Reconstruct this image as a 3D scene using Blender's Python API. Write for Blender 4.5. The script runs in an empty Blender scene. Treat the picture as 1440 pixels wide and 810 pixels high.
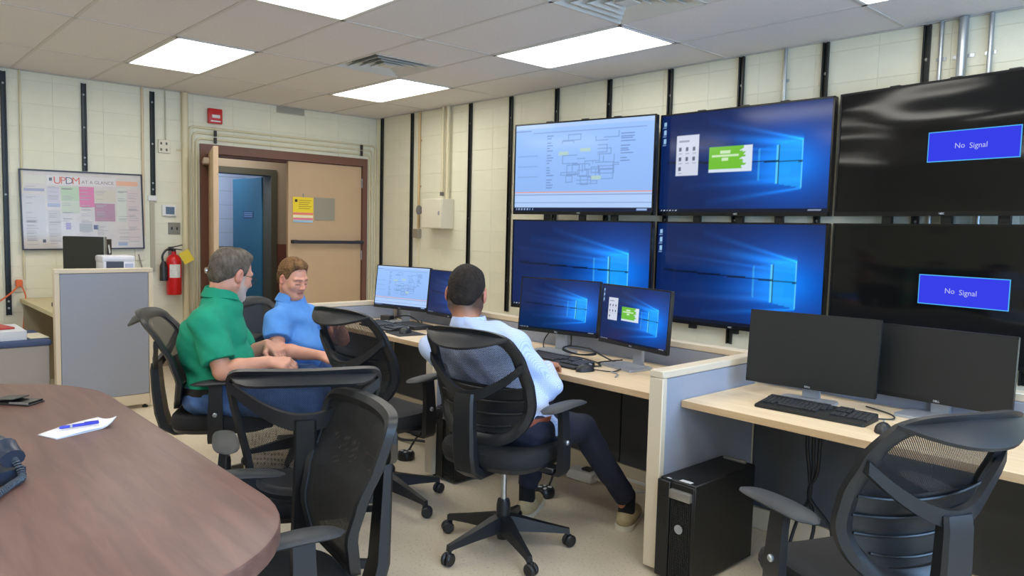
import bpy, bmesh, math, random
import numpy as np
from mathutils import Vector, Matrix, noise
SC = bpy.context.scene
COL = SC.collection
PI = math.pi
random.seed(7)

# ------------------------------------------------------------------ camera
RIGHT_YAW, PITCH, ROLL = -0.8288, 0.0769, 0.0248
def cam_matrix(pos):
    cy, sy = math.cos(RIGHT_YAW), math.sin(RIGHT_YAW)
    cp, sp = math.cos(PITCH), math.sin(PITCH)
    d = Vector((sy*cp, cy*cp, -sp)); r = Vector((cy, -sy, 0)); u = r.cross(d)
    c, s = math.cos(ROLL), math.sin(ROLL)
    r2 = r*c + u*s; u2 = -r*s + u*c
    m = Matrix((r2, u2, -d)).transposed().to_4x4()
    m.translation = Vector(pos)
    return m
cam_data = bpy.data.cameras.new('camera')
cam_data.sensor_fit = 'HORIZONTAL'
cam_data.sensor_width = 36.0
cam_data.lens = 36.0*1047.69/1440.0
cam_data.clip_start = 0.05
cam = bpy.data.objects.new('camera', cam_data)
COL.objects.link(cam)
cam.matrix_world = cam_matrix((7.764, -4.857, 1.437))
SC.camera = cam

# ------------------------------------------------------------------ world, daylight, exposure
world = bpy.data.worlds.new('world'); SC.world = world
world.use_nodes = True
bg = world.node_tree.nodes['Background']
bg.inputs[0].default_value = (0.55, 0.72, 1.0, 1); bg.inputs[1].default_value = 1.0
LIGHT_PANEL_STRENGTH = 8.9
def area(name, loc, rot, sx, sy, power, col):
    l = bpy.data.lights.new(name, 'AREA'); l.shape = 'RECTANGLE'; l.size = sx; l.size_y = sy
    l.energy = power; l.color = col
    o = bpy.data.objects.new(name, l); o.location = loc; o.rotation_euler = rot; COL.objects.link(o)
    return o
# daylight through the two windows of the wall behind and to the right of the camera (x = 9.6)
for yy in (-1.75, -4.3):
    area('window_daylight', (9.78, yy, 1.55), (0, PI/2, 0), 1.25, 1.5, 125, (0.34, 0.6, 1.0))
SC.view_settings.view_transform = 'Standard'
SC.view_settings.look = 'None'
SC.view_settings.gamma = 1.0
SC.view_settings.exposure = 0.0
SC.view_settings.use_curve_mapping = False
SC.cycles.max_bounces = 8
SC.cycles.transparent_max_bounces = 16

# ------------------------------------------------------------------ helpers
def lin(c):
    return tuple(((v/255)/12.92 if v/255 <= 0.04045 else ((v/255+0.055)/1.055)**2.4) for v in c)
MATS = {}
def mat(name, rgb, rough=0.5, metal=0.0, spec=0.5, noise_amt=0.0, scale=20.0, bump=0.0, bscale=80.0, stretch=(1, 1, 1), rgb2=None, coat=0.0):
    if name in MATS: return MATS[name]
    m = bpy.data.materials.new(name); m.use_nodes = True
    nt = m.node_tree; b = nt.nodes['Principled BSDF']
    c = lin(rgb)
    b.inputs['Base Color'].default_value = (*c, 1); b.inputs['Roughness'].default_value = rough
    b.inputs['Metallic'].default_value = metal; b.inputs['Specular IOR Level'].default_value = spec
    b.inputs['Coat Weight'].default_value = coat
    if noise_amt or rgb2 or bump:
        tc = nt.nodes.new('ShaderNodeTexCoord'); mp = nt.nodes.new('ShaderNodeMapping')
        mp.inputs['Scale'].default_value = stretch
        nt.links.new(tc.outputs['Object'], mp.inputs[0])
    if noise_amt or rgb2:
        n = nt.nodes.new('ShaderNodeTexNoise'); n.inputs['Scale'].default_value = scale; n.inputs['Detail'].default_value = 6
        nt.links.new(mp.outputs[0], n.inputs['Vector'])
        cr = nt.nodes.new('ShaderNodeValToRGB')
        cr.color_ramp.elements[0].position = 0.32; cr.color_ramp.elements[1].position = 0.68
        c2 = lin(rgb2) if rgb2 else tuple(min(1, v*(1+noise_amt)) for v in c)
        c1 = c if rgb2 else tuple(v*(1-noise_amt) for v in c)
        cr.color_ramp.elements[0].color = (*c1, 1); cr.color_ramp.elements[1].color = (*c2, 1)
        nt.links.new(n.outputs['Fac'], cr.inputs[0]); nt.links.new(cr.outputs[0], b.inputs['Base Color'])
    if bump:
        n2 = nt.nodes.new('ShaderNodeTexNoise'); n2.inputs['Scale'].default_value = bscale; n2.inputs['Detail'].default_value = 3
        nt.links.new(mp.outputs[0], n2.inputs['Vector'])
        bp = nt.nodes.new('ShaderNodeBump'); bp.inputs['Strength'].default_value = bump; bp.inputs['Distance'].default_value = 0.004
        nt.links.new(n2.outputs['Fac'], bp.inputs['Height']); nt.links.new(bp.outputs[0], b.inputs['Normal'])
    MATS[name] = m
    return m
def emit(name, rgb, strength=1.0):
    if name in MATS: return MATS[name]
    m = bpy.data.materials.new(name); m.use_nodes = True; nt = m.node_tree
    nt.nodes.clear(); o = nt.nodes.new('ShaderNodeOutputMaterial'); e = nt.nodes.new('ShaderNodeEmission')
    e.inputs[0].default_value = (*lin(rgb), 1); e.inputs[1].default_value = strength
    nt.links.new(e.outputs[0], o.inputs[0]); MATS[name] = m
    return m

class MB:
    """collects shapes in one bmesh; build() links them as ONE mesh object"""
    def __init__(s): s.bm = bmesh.new()
    def box(s, c, d, rot=None, bev=0.0, seg=1, pre=None):
        r = bmesh.ops.create_cube(s.bm, size=1.0); vs = r['verts']
        for v in vs: v.co = Vector((v.co.x*d[0], v.co.y*d[1], v.co.z*d[2]))
        if bev:
            es = list({e for v in vs for e in v.link_edges})
            rr = bmesh.ops.bevel(s.bm, geom=es, offset=bev, segments=seg, affect='EDGES', profile=0.5)
            vs = list({v for f in rr['faces'] for v in f.verts} | {v for v in vs if v.is_valid})
        m = Matrix.Translation(Vector(c))
        if rot: 
            from mathutils import Euler
            m = m @ Euler(rot).to_matrix().to_4x4()
        if pre: m = pre @ m
        for v in vs: v.co = m @ v.co
        return vs
    def b2(s, lo, hi, bev=0.0, seg=1):
        return s.box([(a+b)/2 for a, b in zip(lo, hi)], [abs(b-a) for a, b in zip(lo, hi)], None, bev, seg)
    def loft(s, loops, cap=True, closed=False):
        rings = [[s.bm.verts.new(p) for p in lp] for lp in loops]
        n = len(rings[0]); rg = range(len(rings)) if closed else range(len(rings)-1)
        for i in rg:
            a, b = rings[i], rings[(i+1) % len(rings)]
            for j in range(n): s.bm.faces.new((a[j], a[(j+1) % n], b[(j+1) % n], b[j]))
        if cap and not closed:
            s.bm.faces.new(list(reversed(rings[0]))); s.bm.faces.new(rings[-1])
        return rings
    def tube(s, pts, r, n=8, closed=False, cap=True, flat=1.0):
        pts = [Vector(p) for p in pts]; N = len(pts); loops = []
        up = None
        for i, p in enumerate(pts):
            a = pts[i-1] if (i > 0 or closed) else p; b = pts[(i+1) % N] if (i < N-1 or closed) else p
            t = (b-a).normalized()
            if up is None:
                up = Vector((0, 0, 1)) if abs(t.z) < 0.9 else Vector((1, 0, 0))
            sx = t.cross(up).normalized(); up = sx.cross(t).normalized()
            rr = r[i] if isinstance(r, (list, tuple)) else r
            loops.append([p + sx*(math.cos(2*PI*k/n)*rr) + up*(math.sin(2*PI*k/n)*rr*flat) for k in range(n)])
        return s.loft(loops, cap, closed)
    def cyl(s, a, b, r, n=16, r2=None):
        return s.tube([a, b], [r, r if r2 is None else r2], n)
    def lathe(s, prof, n=20, c=(0, 0, 0), m=None):
        loops = []
        for r, z in prof:
            lp = [Vector((c[0]+max(r, 1e-4)*math.cos(2*PI*k/n), c[1]+max(r, 1e-4)*math.sin(2*PI*k/n), c[2]+z)) for k in range(n)]
            loops.append([m @ p for p in lp] if m else lp)
        return s.loft(loops)
    def prism(s, poly, f0, f1):
        """poly: list of 2-D points; f0/f1 map (a,b) to 3-D"""
        return s.loft([[f0(*p) for p in poly], [f1(*p) for p in poly]])
    def quad(s, a, b, c, d):
        s.bm.faces.new([s.bm.verts.new(p) for p in (a, b, c, d)])
    def mesh(s, name, angle=40, smooth=True):
        bmesh.ops.recalc_face_normals(s.bm, faces=s.bm.faces)
        me = bpy.data.meshes.new(name); s.bm.to_mesh(me); s.bm.free()
        if smooth:
            me.polygons.foreach_set('use_smooth', [True]*len(me.polygons))
            me.set_sharp_from_angle(angle=math.radians(angle))
        return me
    def build(s, name, m, parent=None, loc=None, rot=None, angle=40, smooth=True):
        return link(name, s.mesh(name, angle, smooth), m, parent, loc, rot)
def link(name, me, m=None, parent=None, loc=None, rot=None):
    if m and not me.materials: me.materials.append(m)
    o = bpy.data.objects.new(name, me); COL.objects.link(o)
    if parent: o.parent = parent
    if loc: o.location = loc
    if rot: o.rotation_euler = rot
    return o
def tag(o, label, cat, group=None):
    o['label'] = label; o['category'] = cat
    if group: o['group'] = group
    return o
def thing(name, label, cat, loc=(0, 0, 0), rotz=0.0, group=None):
    o = bpy.data.objects.new(name, None); COL.objects.link(o)
    o.empty_display_size = 0.1
    o.location = loc; o.rotation_euler = (0, 0, rotz)
    return tag(o, label, cat, group)
def struct(o):
    o['kind'] = 'structure'; return o
def stuff(o):
    o['kind'] = 'stuff'; return o
def copy_tree(o, parent=None, top=True):
    c = o.copy(); COL.objects.link(c)
    if parent: c.parent = parent
    for ch in list(o.children): copy_tree(ch, c, False)
    return c
def smoothpath(pts, k=6):
    P = [Vector(p) for p in pts]; out = []
    for i in range(len(P)-1):
        p0 = P[max(i-1, 0)]; p1 = P[i]; p2 = P[i+1]; p3 = P[min(i+2, len(P)-1)]
        for j in range(k):
            t = j/k
            out.append(0.5*((2*p1)+(-p0+p2)*t+(2*p0-5*p1+4*p2-p3)*t*t+(-p0+3*p1-3*p2+p3)*t**3))
    out.append(P[-1]); return out
def text_mesh(body, size, name='text'):
    cu = bpy.data.curves.new(name, 'FONT'); cu.body = body; cu.size = size; cu.align_x = 'CENTER'; cu.align_y = 'CENTER'
    cu.extrude = 0.0003; cu.resolution_u = 3
    t = bpy.data.objects.new(name, cu); COL.objects.link(t)
    bpy.context.view_layer.update()
    me = bpy.data.meshes.new_from_object(t.evaluated_get(bpy.context.evaluated_depsgraph_get()))
    bpy.data.objects.remove(t); me.name = name; me.materials.clear()
    return me
# ------------------------------------------------------------------ materials
M_WALL = mat('painted_block', (229, 226, 204), 0.55, noise_amt=0.03, scale=6, bump=0.25, bscale=160)
M_MORTAR = mat('painted_mortar', (224, 221, 198), 0.7)
M_PLAINWALL = mat('plain_wall_paint', (216, 212, 190), 0.7)
M_TILE = mat('ceiling_tile', (222, 218, 216), 0.9, noise_amt=0.03, scale=60, bump=0.3, bscale=300)
M_TBAR = mat('ceiling_bar', (206, 201, 196), 0.6)
M_WHITE = mat('white_plastic', (225, 225, 222), 0.45)
M_LENS = emit('light_lens', (255, 252, 244), LIGHT_PANEL_STRENGTH)
M_BLK = mat('black_plastic', (40, 41, 43), 0.42, noise_amt=0.08, scale=300)
M_BLKG = mat('black_gloss', (16, 17, 19), 0.18)
M_BLKMETAL = mat('black_channel', (30, 33, 32), 0.4)
M_STEEL = mat('galvanised_steel', (175, 180, 184), 0.32, 0.8)
M_BEIGEPIPE = mat('cream_pipe_paint', (216, 206, 172), 0.45)
M_BROWNPIPE = mat('tan_pipe_paint', (196, 168, 122), 0.5)
M_DOOR = mat('beige_door', (194, 164, 130), 0.5, noise_amt=0.03, scale=4)
M_DFRAME = mat('brown_door_frame', (112, 76, 62), 0.5)
M_BASE = mat('vinyl_base', (150, 136, 118), 0.5)
M_LAM = mat('maple_laminate', (222, 196, 158), 0.4, rgb2=(232, 210, 176), scale=3, stretch=(1.2, 14, 14))
M_LAMEDGE = mat('maple_edge', (196, 164, 126), 0.45, rgb2=(206, 178, 140), scale=4, stretch=(1.2, 14, 14))
M_PANELFAB = mat('grey_panel_fabric', (150, 155, 168), 0.85, noise_amt=0.06, scale=400, bump=0.3, bscale=500)
M_PANELFRM = mat('cream_panel_frame', (214, 200, 176), 0.45)
M_DARKFAB = mat('charcoal_modesty', (78, 80, 84), 0.7)
M_GREYMET = mat('grey_metal', (150, 152, 156), 0.45, 0.2)

# floor: cream vinyl with fine dark speckle
def floor_mat():
    m = bpy.data.materials.new('speckled_vinyl'); m.use_nodes = True; nt = m.node_tree; b = nt.nodes['Principled BSDF']
    tc = nt.nodes.new('ShaderNodeTexCoord')
    def ramp(src, p0, p1, c0, c1):
        r = nt.nodes.new('ShaderNodeValToRGB'); r.color_ramp.elements[0].position = p0; r.color_ramp.elements[1].position = p1
        r.color_ramp.elements[0].color = (*c0, 1); r.color_ramp.elements[1].color = (*c1, 1); nt.links.new(src, r.inputs[0]); return r
    n1 = nt.nodes.new('ShaderNodeTexNoise'); n1.inputs['Scale'].default_value = 85; n1.inputs['Detail'].default_value = 8
    n2 = nt.nodes.new('ShaderNodeTexNoise'); n2.inputs['Scale'].default_value = 2.2; n2.inputs['Detail'].default_value = 4
    for n in (n1, n2): nt.links.new(tc.outputs['Object'], n.inputs['Vector'])
    r2 = ramp(n2.outputs['Fac'], 0.35, 0.65, lin((208, 193, 168)), lin((218, 205, 182)))
    r1 = ramp(n1.outputs['Fac'], 0.33, 0.43, (0.74, 0.72, 0.69), (1, 1, 1))
    mx = nt.nodes.new('ShaderNodeMix'); mx.data_type = 'RGBA'; mx.blend_type = 'MULTIPLY'; mx.inputs[0].default_value = 1
    nt.links.new(r2.outputs[0], mx.inputs[6]); nt.links.new(r1.outputs[0], mx.inputs[7]); nt.links.new(mx.outputs[2], b.inputs['Base Color'])
    b.inputs['Roughness'].default_value = 0.32
    return m
XM, YM, HC = 9.6, -7.4, 2.72
m = MB(); m.b2((-0.2, YM-0.2, -0.1), (XM+0.2, 0.2, 0.0)); floor = struct(m.build('floor', floor_mat()))
m = MB(); m.b2((-4.4, -3.4, -0.1), (-0.2, 0.4, 0.0)); struct(m.build('floor_corridor', mat('corridor_floor', (150, 138, 118), 0.4)))

# ceiling: slab, T-bar grid and lay-in tiles 4 ft x 2 ft
m = MB(); m.b2((-0.2, YM-0.2, HC+0.06), (XM+0.2, 0.2, HC+0.16)); ceiling = struct(m.build('ceiling', M_TILE))
GX0, GX, GY = 1.065, 1.2192, 0.6096
xs = [0.0]+[GX0+GX*i for i in range(7)]+[XM]
ys = [-GY*j for j in range(13)]; ys[-1] = YM
LIGHTS = [(1, 1), (1, 4), (3, 1), (3, 4), (5, 1), (5, 4), (1, 7), (3, 7), (5, 7), (7, 4), (7, 7), (3, 10), (5, 10)]
VENTS = [(2, 2), (4, 2)]
tile_meshes = {}
for i in range(len(xs)-1):
    for j in range(len(ys)-1):
        if (i, j) in LIGHTS: continue
        x0, x1, y1, y0 = xs[i], xs[i+1], ys[j], ys[j+1]
        if (i, j) in VENTS: x0 = x0+GY
        w, h = round(x1-x0-0.012, 4), round(y1-y0-0.012, 4)
        if w < 0.03 or h < 0.03: continue
        if (w, h) not in tile_meshes:
            mm = MB(); mm.box((0, 0, 0.008), (w, h, 0.016), None, 0.003); tile_meshes[(w, h)] = mm.mesh('ceiling_tile', smooth=False); tile_meshes[(w, h)].materials.append(M_TILE)
        link('ceiling_tile', tile_meshes[(w, h)], None, ceiling, ((x0+x1)/2, (y0+y1)/2, HC+0.002))
m = MB()
for x in xs[1:-1]: m.b2((x-0.011, YM, HC-0.002), (x+0.011, 0, HC+0.003))
for y in ys[1:-1]: m.b2((0, y-0.011, HC-0.002), (XM, y+0.011, HC+0.0025))
for (i, j) in VENTS: m.b2((xs[i]+GY-0.011, ys[j+1], HC-0.002), (xs[i]+GY+0.011, ys[j], HC+0.003))
m.b2((0, -0.02, HC-0.004), (XM, 0, HC)); m.b2((0, YM, HC-0.004), (0.02, 0, HC))
m.build('ceiling_grid', M_TBAR, ceiling)

LLAB = {(1, 1): 'lit ceiling panel light nearest the room corner', (1, 4): 'lit ceiling panel light in front of the wall poster, left of the doors',
        (3, 1): 'long lit ceiling panel light above the leftmost wall screens', (3, 4): 'lit ceiling panel light cut by the top edge of the photo',
        (5, 1): 'lit ceiling panel light above the no-signal screens, only its corner showing'}
for (i, j) in LIGHTS:
    cx, cy = (xs[i]+xs[i+1])/2, (ys[j]+ys[j+1])/2
    t = thing('ceiling_light', LLAB.get((i, j), 'lit ceiling panel light over the part of the room behind the camera'), 'ceiling light', (cx, cy, HC), 0, 'recessed fluorescent panels')
    m = MB(); a, b = 0.5985, 0.2937
    for sx in (-1, 1):
        m.b2((sx*(a-0.02), -b, -0.006), (sx*a, b, 0.05)); m.b2((-a, sx*(b-0.02), -0.006), (a, sx*b, 0.05))
    m.build('frame', M_WHITE, t)
    m = MB(); m.b2((-a+0.012, -b+0.012, 0.0), (a-0.012, b-0.012, 0.012)); m.build('lens', M_LENS, t)
VL = ['square white louvred air diffuser beside the corner ceiling light', 'square white louvred air diffuser at the top edge, above the second screen']
M_VENT = mat('vent_white', (206, 206, 200), 0.5); M_VENTD = mat('vent_dark', (112, 118, 116), 0.6)
for k, (i, j) in enumerate(VENTS):
    t = thing('air_vent', VL[k], 'vent', (xs[i]+GY/2, (ys[j]+ys[j+1])/2, HC), 0, 'ceiling air diffusers')
    m = MB(); m.b2((-0.29, -0.29, 0.05), (0.29, 0.29, 0.055)); m.build('backing', M_VENTD, t)
    for q in range(4):
        a = 0.296-q*0.068; bb = a-0.045
        m = MB(); lo = [Vector((sx*a, sy*a, -0.004)) for sx, sy in ((-1, -1), (1, -1), (1, 1), (-1, 1))]; hi = [Vector((sx*bb, sy*bb, 0.04)) for sx, sy in ((-1, -1), (1, -1), (1, 1), (-1, 1))]
        lo2 = [p+Vector((0, 0, 0.004)) for p in lo]; hi2 = [p+Vector((0, 0, 0.004)) for p in hi]
        m.loft([lo, hi, hi2, lo2], closed=True); m.build('louvre', M_VENT, t, smooth=False)
    m = MB(); m.b2((-0.05, -0.05, -0.002), (0.05, 0.05, 0.004)); m.build('centre_plate', M_VENT, t)

# walls with individual painted blocks
BW, BH = 0.4064, 0.2032
def block_mesh(w, h, nm='block'):
    mm = MB(); mm.box((0, 0, 0), (w-0.0006, 0.006, h-0.003), None, 0.0012); me = mm.mesh(nm, smooth=False); me.materials.append(M_WALL); return me
BM = {}
def blocks(wall, along, a0, a1, off, skip=None, face=0.0):
    """along 'x': wall in the plane y=face looking -y; along 'y': wall in the plane x=face looking +x"""
    a = off
    while a > a0: a -= BW
    cuts = []
    while a < a1:
        lo, hi = max(a, a0), min(a+BW, a1)
        if hi-lo > 0.03: cuts.append((lo, hi))
        a += BW
    for r in range(14):
        z0, z1 = r*BH, min((r+1)*BH, HC-0.005)
        for lo, hi in cuts:
            segs = [(lo, hi, z0, z1)]
            if skip:
                s0, s1, sz = skip
                if z0 < sz-0.01 and hi > s0 and lo < s1:
                    segs = []
                    zz = min(z1, sz)
                    if lo < s0-0.02: segs.append((lo, s0, z0, z1))
                    if hi > s1+0.02: segs.append((s1, hi, z0, z1))
                    if z1 > sz+0.02: segs.append((max(lo, s0), min(hi, s1), sz, z1))
            for (l, h, b, t) in segs:
                key = (round(h-l, 3), round(t-b, 3))
                if key not in BM: BM[key] = block_mesh(*key)
                j = random.uniform(-0.0006, 0.0006)
                if along == 'x': link('block', BM[key], None, wall, ((l+h)/2, face-0.0005+j, (b+t)/2))
                else: link('block', BM[key], None, wall, (face+0.0005+j, (l+h)/2, (b+t)/2), (0, 0, PI/2))
m = MB(); m.b2((-0.2, 0.0, 0), (XM+0.2, 0.2, HC+0.06)); wall_right = struct(m.build('wall_right', M_MORTAR))
blocks(wall_right, 'x', 0.007, 7.9, 0.102)
D0, D1, DZ = -2.07, -0.13, 2.235
m = MB(); m.b2((-0.2, YM, 0), (0, D0, HC+0.06)); m.b2((-0.2, D1, 0), (0, 0, HC+0.06)); m.b2((-0.2, D0, DZ), (0, D1, HC+0.06))
wall_back = struct(m.build('wall_back', M_MORTAR))
blocks(wall_back, 'y', -4.9, -0.007, -0.1, (D0, D1, DZ))
m = MB(); m.b2((-0.2, YM-0.2, 0), (XM+0.2, YM, HC+0.06)); struct(m.build('wall_left', M_PLAINWALL))
m = MB()
W = [(-5.05, -3.55), (-2.5, -1.0)]; WZ = (0.95, 2.2)
m.b2((XM, YM, 0), (XM+0.2, 0, WZ[0])); m.b2((XM, YM, WZ[1]), (XM+0.2, 0, HC+0.06))
edges = [YM, W[0][0], W[0][1], W[1][0], W[1][1], 0]
for k in (0, 2, 4): m.b2((XM, edges[k], WZ[0]), (XM+0.2, edges[k+1], WZ[1]))
struct(m.build('wall_front', M_PLAINWALL))
def glass_mat():
    mm = bpy.data.materials.new('window_glass'); mm.use_nodes = True; nt = mm.node_tree; nt.nodes.clear()
    o = nt.nodes.new('ShaderNodeOutputMaterial'); t = nt.nodes.new('ShaderNodeBsdfTransparent'); g = nt.nodes.new('ShaderNodeBsdfGlossy'); x = nt.nodes.new('ShaderNodeMixShader')
    g.inputs['Roughness'].default_value = 0.02; x.inputs[0].default_value = 0.06
    nt.links.new(t.outputs[0], x.inputs[1]); nt.links.new(g.outputs[0], x.inputs[2]); nt.links.new(x.outputs[0], o.inputs[0]); return mm
M_GLASS = glass_mat()
for k, (a, b) in enumerate(W):
    m = MB(); f = 0.05
    m.b2((XM-0.02, a, WZ[0]), (XM+0.1, a+f, WZ[1])); m.b2((XM-0.02, b-f, WZ[0]), (XM+0.1, b, WZ[1])); m.b2((XM-0.02, a, WZ[0]), (XM+0.1, b, WZ[0]+f)); m.b2((XM-0.02, a, WZ[1]-f), (XM+0.1, b, WZ[1])); m.b2((XM+0.02, (a+b)/2-0.02, WZ[0]), (XM+0.06, (a+b)/2+0.02, WZ[1]))
    w = struct(m.build('window_%d' % (k+1), M_WHITE))
    m = MB(); m.b2((XM+0.035, a+f, WZ[0]+f), (XM+0.04, b-f, WZ[1]-f)); m.build('pane', M_GLASS, w)
# baseboards
m = MB(); m.b2((0, YM, 0), (0.012, D0, 0.105)); struct(m.build('baseboard_back', M_BASE))
m = MB(); m.b2((0, -0.012, 0), (XM, 0, 0.105)); struct(m.build('baseboard_right', M_BASE))

# double doorway in the back wall
m = MB()
m.b2((-0.21, D0, 0), (0.03, D0+0.075, DZ-0.09)); m.b2((-0.21, D1-0.06, 0), (0.03, D1, DZ-0.09)); m.b2((-0.21, D0, DZ-0.09), (0.03, D1, DZ))
m.b2((-0.2, D0+0.075, DZ-0.11), (-0.05, D1-0.06, DZ-0.09))
struct(m.build('trim_1', M_DFRAME))
# closed right leaf
t = m = None
leaf_y0, leaf_y1 = -1.115, -0.195
m = MB(); m.b2((-0.045, leaf_y0, 0.01), (0.0, leaf_y1, 2.14), 0.003); d1 = struct(m.build('door_1', M_DOOR))
m = MB(); m.b2((0.045, leaf_y0+0.03, 1.235), (0.075, leaf_y1-0.0, 1.272), 0.004)
for y in (leaf_y0+0.06, leaf_y1-0.05): m.b2((0.0, y-0.03, 1.235), (0.06, y+0.03, 1.275), 0.004)
m.build('push_bar', mat('push_bar_navy', (42, 42, 56), 0.4), d1)
m = MB(); m.b2((0, -0.80, 1.5), (0.006, -0.545, 1.755)); m.build('grey_plate', mat('door_plate', (160, 154, 138), 0.4, 0.3), d1)
for z in (0.3, 1.1, 1.95):
    m = MB(); m.cyl((0.008, leaf_y1+0.005, z-0.055), (0.008, leaf_y1+0.005, z+0.055), 0.009, 10); m.build('hinge', M_GREYMET, d1)
# left leaf standing open into the room
d2 = bpy.data.objects.new('door_2', None); COL.objects.link(d2); struct(d2); d2.location = (0.0, -1.985, 0); d2.rotation_euler = (0, 0, math.radians(-17.5))
m = MB(); m.b2((0.0, -0.0, 0.01), (0.90, 0.045, 2.14), 0.003); lf = m.build('door_leaf', M_DOOR, d2)
m = MB(); m.lathe([(0.0, 0.0), (0.03, 0.004), (0.03, 0.01), (0.012, 0.014), (0.012, 0.04), (0.028, 0.05), (0.03, 0.065), (0.018, 0.078), (0.0, 0.08)], 16, (0, 0, 0), Matrix.Translation((0.84, 0.0, 1.0)) @ Matrix.Rotation(PI/2, 4, 'X'))
m.build('door_knob', mat('polished_steel', (220, 220, 220), 0.15, 0.9), d2)
m = MB(); m.b2((0.02, -0.055, 2.02), (0.30, 0.0, 2.08), 0.006); m.tube([(0.05, -0.05, 2.05), (0.02, -0.1, 2.06), (-0.005, 0.06, 2.08)], 0.01, 8); m.build('door_closer', mat('closer_tan', (190, 172, 150), 0.4), d2)
for z in (1.35, 0.35):
    m = MB(); m.cyl((0.0, -0.006, z-0.055), (0.0, -0.006, z+0.055), 0.009, 10); m.build('hinge', mat('brass_hinge', (196, 176, 120), 0.4, 0.5), d2)
# coordinator / stop bracket at the frame head
m = MB(); m.b2((0.03, -1.955, 2.06), (0.06, -1.90, 2.10), 0.004); m.b2((0.0, -1.955, 1.90), (0.02, -1.93, 2.10)); tag(m.build('closer_bracket', mat('closer_tan2', (178, 158, 136), 0.4)), 'small tan closer bracket on the brown door frame behind the open leaf', 'bracket')

# vestibule and corridor behind the doorway
M_VEST = mat('vestibule_paint', (150, 136, 118), 0.7); M_WAIN = mat('wainscot_red', (104, 62, 54), 0.6)
M_OLIVE = mat('olive_frame', (72, 70, 58), 0.5); M_BLUEDOOR = mat('blue_door', (40, 106, 136), 0.45)
M_CORR = mat('corridor_block', (196, 204, 222), 0.6); M_CORRB = mat('corridor_lower', (150, 132, 114), 0.6)
VX = -1.3; F0, F1, FZ = -1.50, -0.655, 2.125
m = MB()
m.b2((VX-0.2, -3.4, 1.19), (VX, F0, HC)); m.b2((VX-0.2, F1, 1.19), (VX, 0.4, HC)); m.b2((VX-0.2, F0, FZ), (VX, F1, HC))
wv = struct(m.build('wall_vestibule', M_VEST))
m = MB(); m.b2((VX-0.2, -3.4, 0), (VX+0.004, F0, 1.19)); m.b2((VX-0.2, F1, 0), (VX+0.004, 0.4, 1.19)); m.build('wainscot', M_WAIN, wv)
m = MB(); m.b2((VX, 0.15, 0), (-0.2, 0.4, HC)); struct(m.build('wall_vestibule_right', M_VEST))
m = MB(); m.b2((VX, -3.4, 0), (-0.2, -3.2, HC)); struct(m.build('wall_vestibule_left', M_VEST))
m = MB(); m.b2((-4.4, -3.4, HC), (-0.2, 0.4, HC+0.1)); struct(m.build('ceiling_corridor', M_TILE))
m = MB(); fw = 0.075
m.b2((VX-0.22, F0, 0), (VX+0.03, F0+fw, FZ-fw)); m.b2((VX-0.22, F1-fw, 0), (VX+0.03, F1, FZ-fw)); m.b2((VX-0.22, F0, FZ-fw), (VX+0.03, F1, FZ)); struct(m.build('trim_2', M_OLIVE))
d3 = bpy.data.objects.new('door_3', None); COL.objects.link(d3); struct(d3); d3.location = (VX-0.19, F1-fw-0.01, 0); d3.rotation_euler = (0, 0, math.radians(-177))
m = MB(); m.b2((0.04, -0.045, 0.01), (0.86, 0.0, 2.04), 0.003); m.build('door_leaf', M_BLUEDOOR, d3)
m = MB()
for z in (1.585, 1.56, 1.535): m.b2((0.28, 0.002, z-0.006), (0.52, 0.004, z+0.006))
lines = m; m = MB(); m.b2((0.26, 0.0, 1.515), (0.54, 0.002, 1.605)); sg = m.build('door_sign', mat('door_sign_navy', (34, 62, 116), 0.4), d3); stuff(lines.build('sign_lines', mat('door_sign_pale', (120, 160, 200), 0.4), sg))
for z in (1.30, 1.9, 0.4):
    m = MB(); m.b2((-0.02, -0.06, z-0.07), (0.03, -0.02, z+0.07)); m.build('hinge', M_STEEL, d3)
# corridor far wall in white block with a tan lower band
m = MB(); m.b2((-3.4, -3.4, 0.0), (-3.2, 0.4, HC)); wc = struct(m.build('wall_corridor', M_CORRB))
blk = block_mesh(BW, BH, 'corridor_block'); blk.materials.clear(); blk.materials.append(M_CORR)
for r in range(6, 14):
    for k in range(9):
        link('block', blk, None, wc, (-3.197, -3.3+k*BW+BW/2, r*BH+0.08+BH/2-0.2), (0, 0, PI/2))
m = MB(); m.b2((-4.0, 0.3, 0.0), (VX-0.2, 0.4, HC)); m.b2((-4.0, -3.5, 0.0), (VX-0.2, -3.4, HC)); struct(m.build('wall_corridor_end', M_CORR))
area('vestibule_fill', (-0.75, -1.3, HC-0.03), (0, 0, 0), 0.5, 0.5, 16, (1.0, 0.97, 0.92))  # added fill light, brightens the dark vestibule walls; no fixture belongs to it
area('corridor_lamp', (-2.4, -1.4, HC-0.03), (0, 0, 0), 0.6, 1.2, 30, (0.72, 0.84, 1.0))
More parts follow.
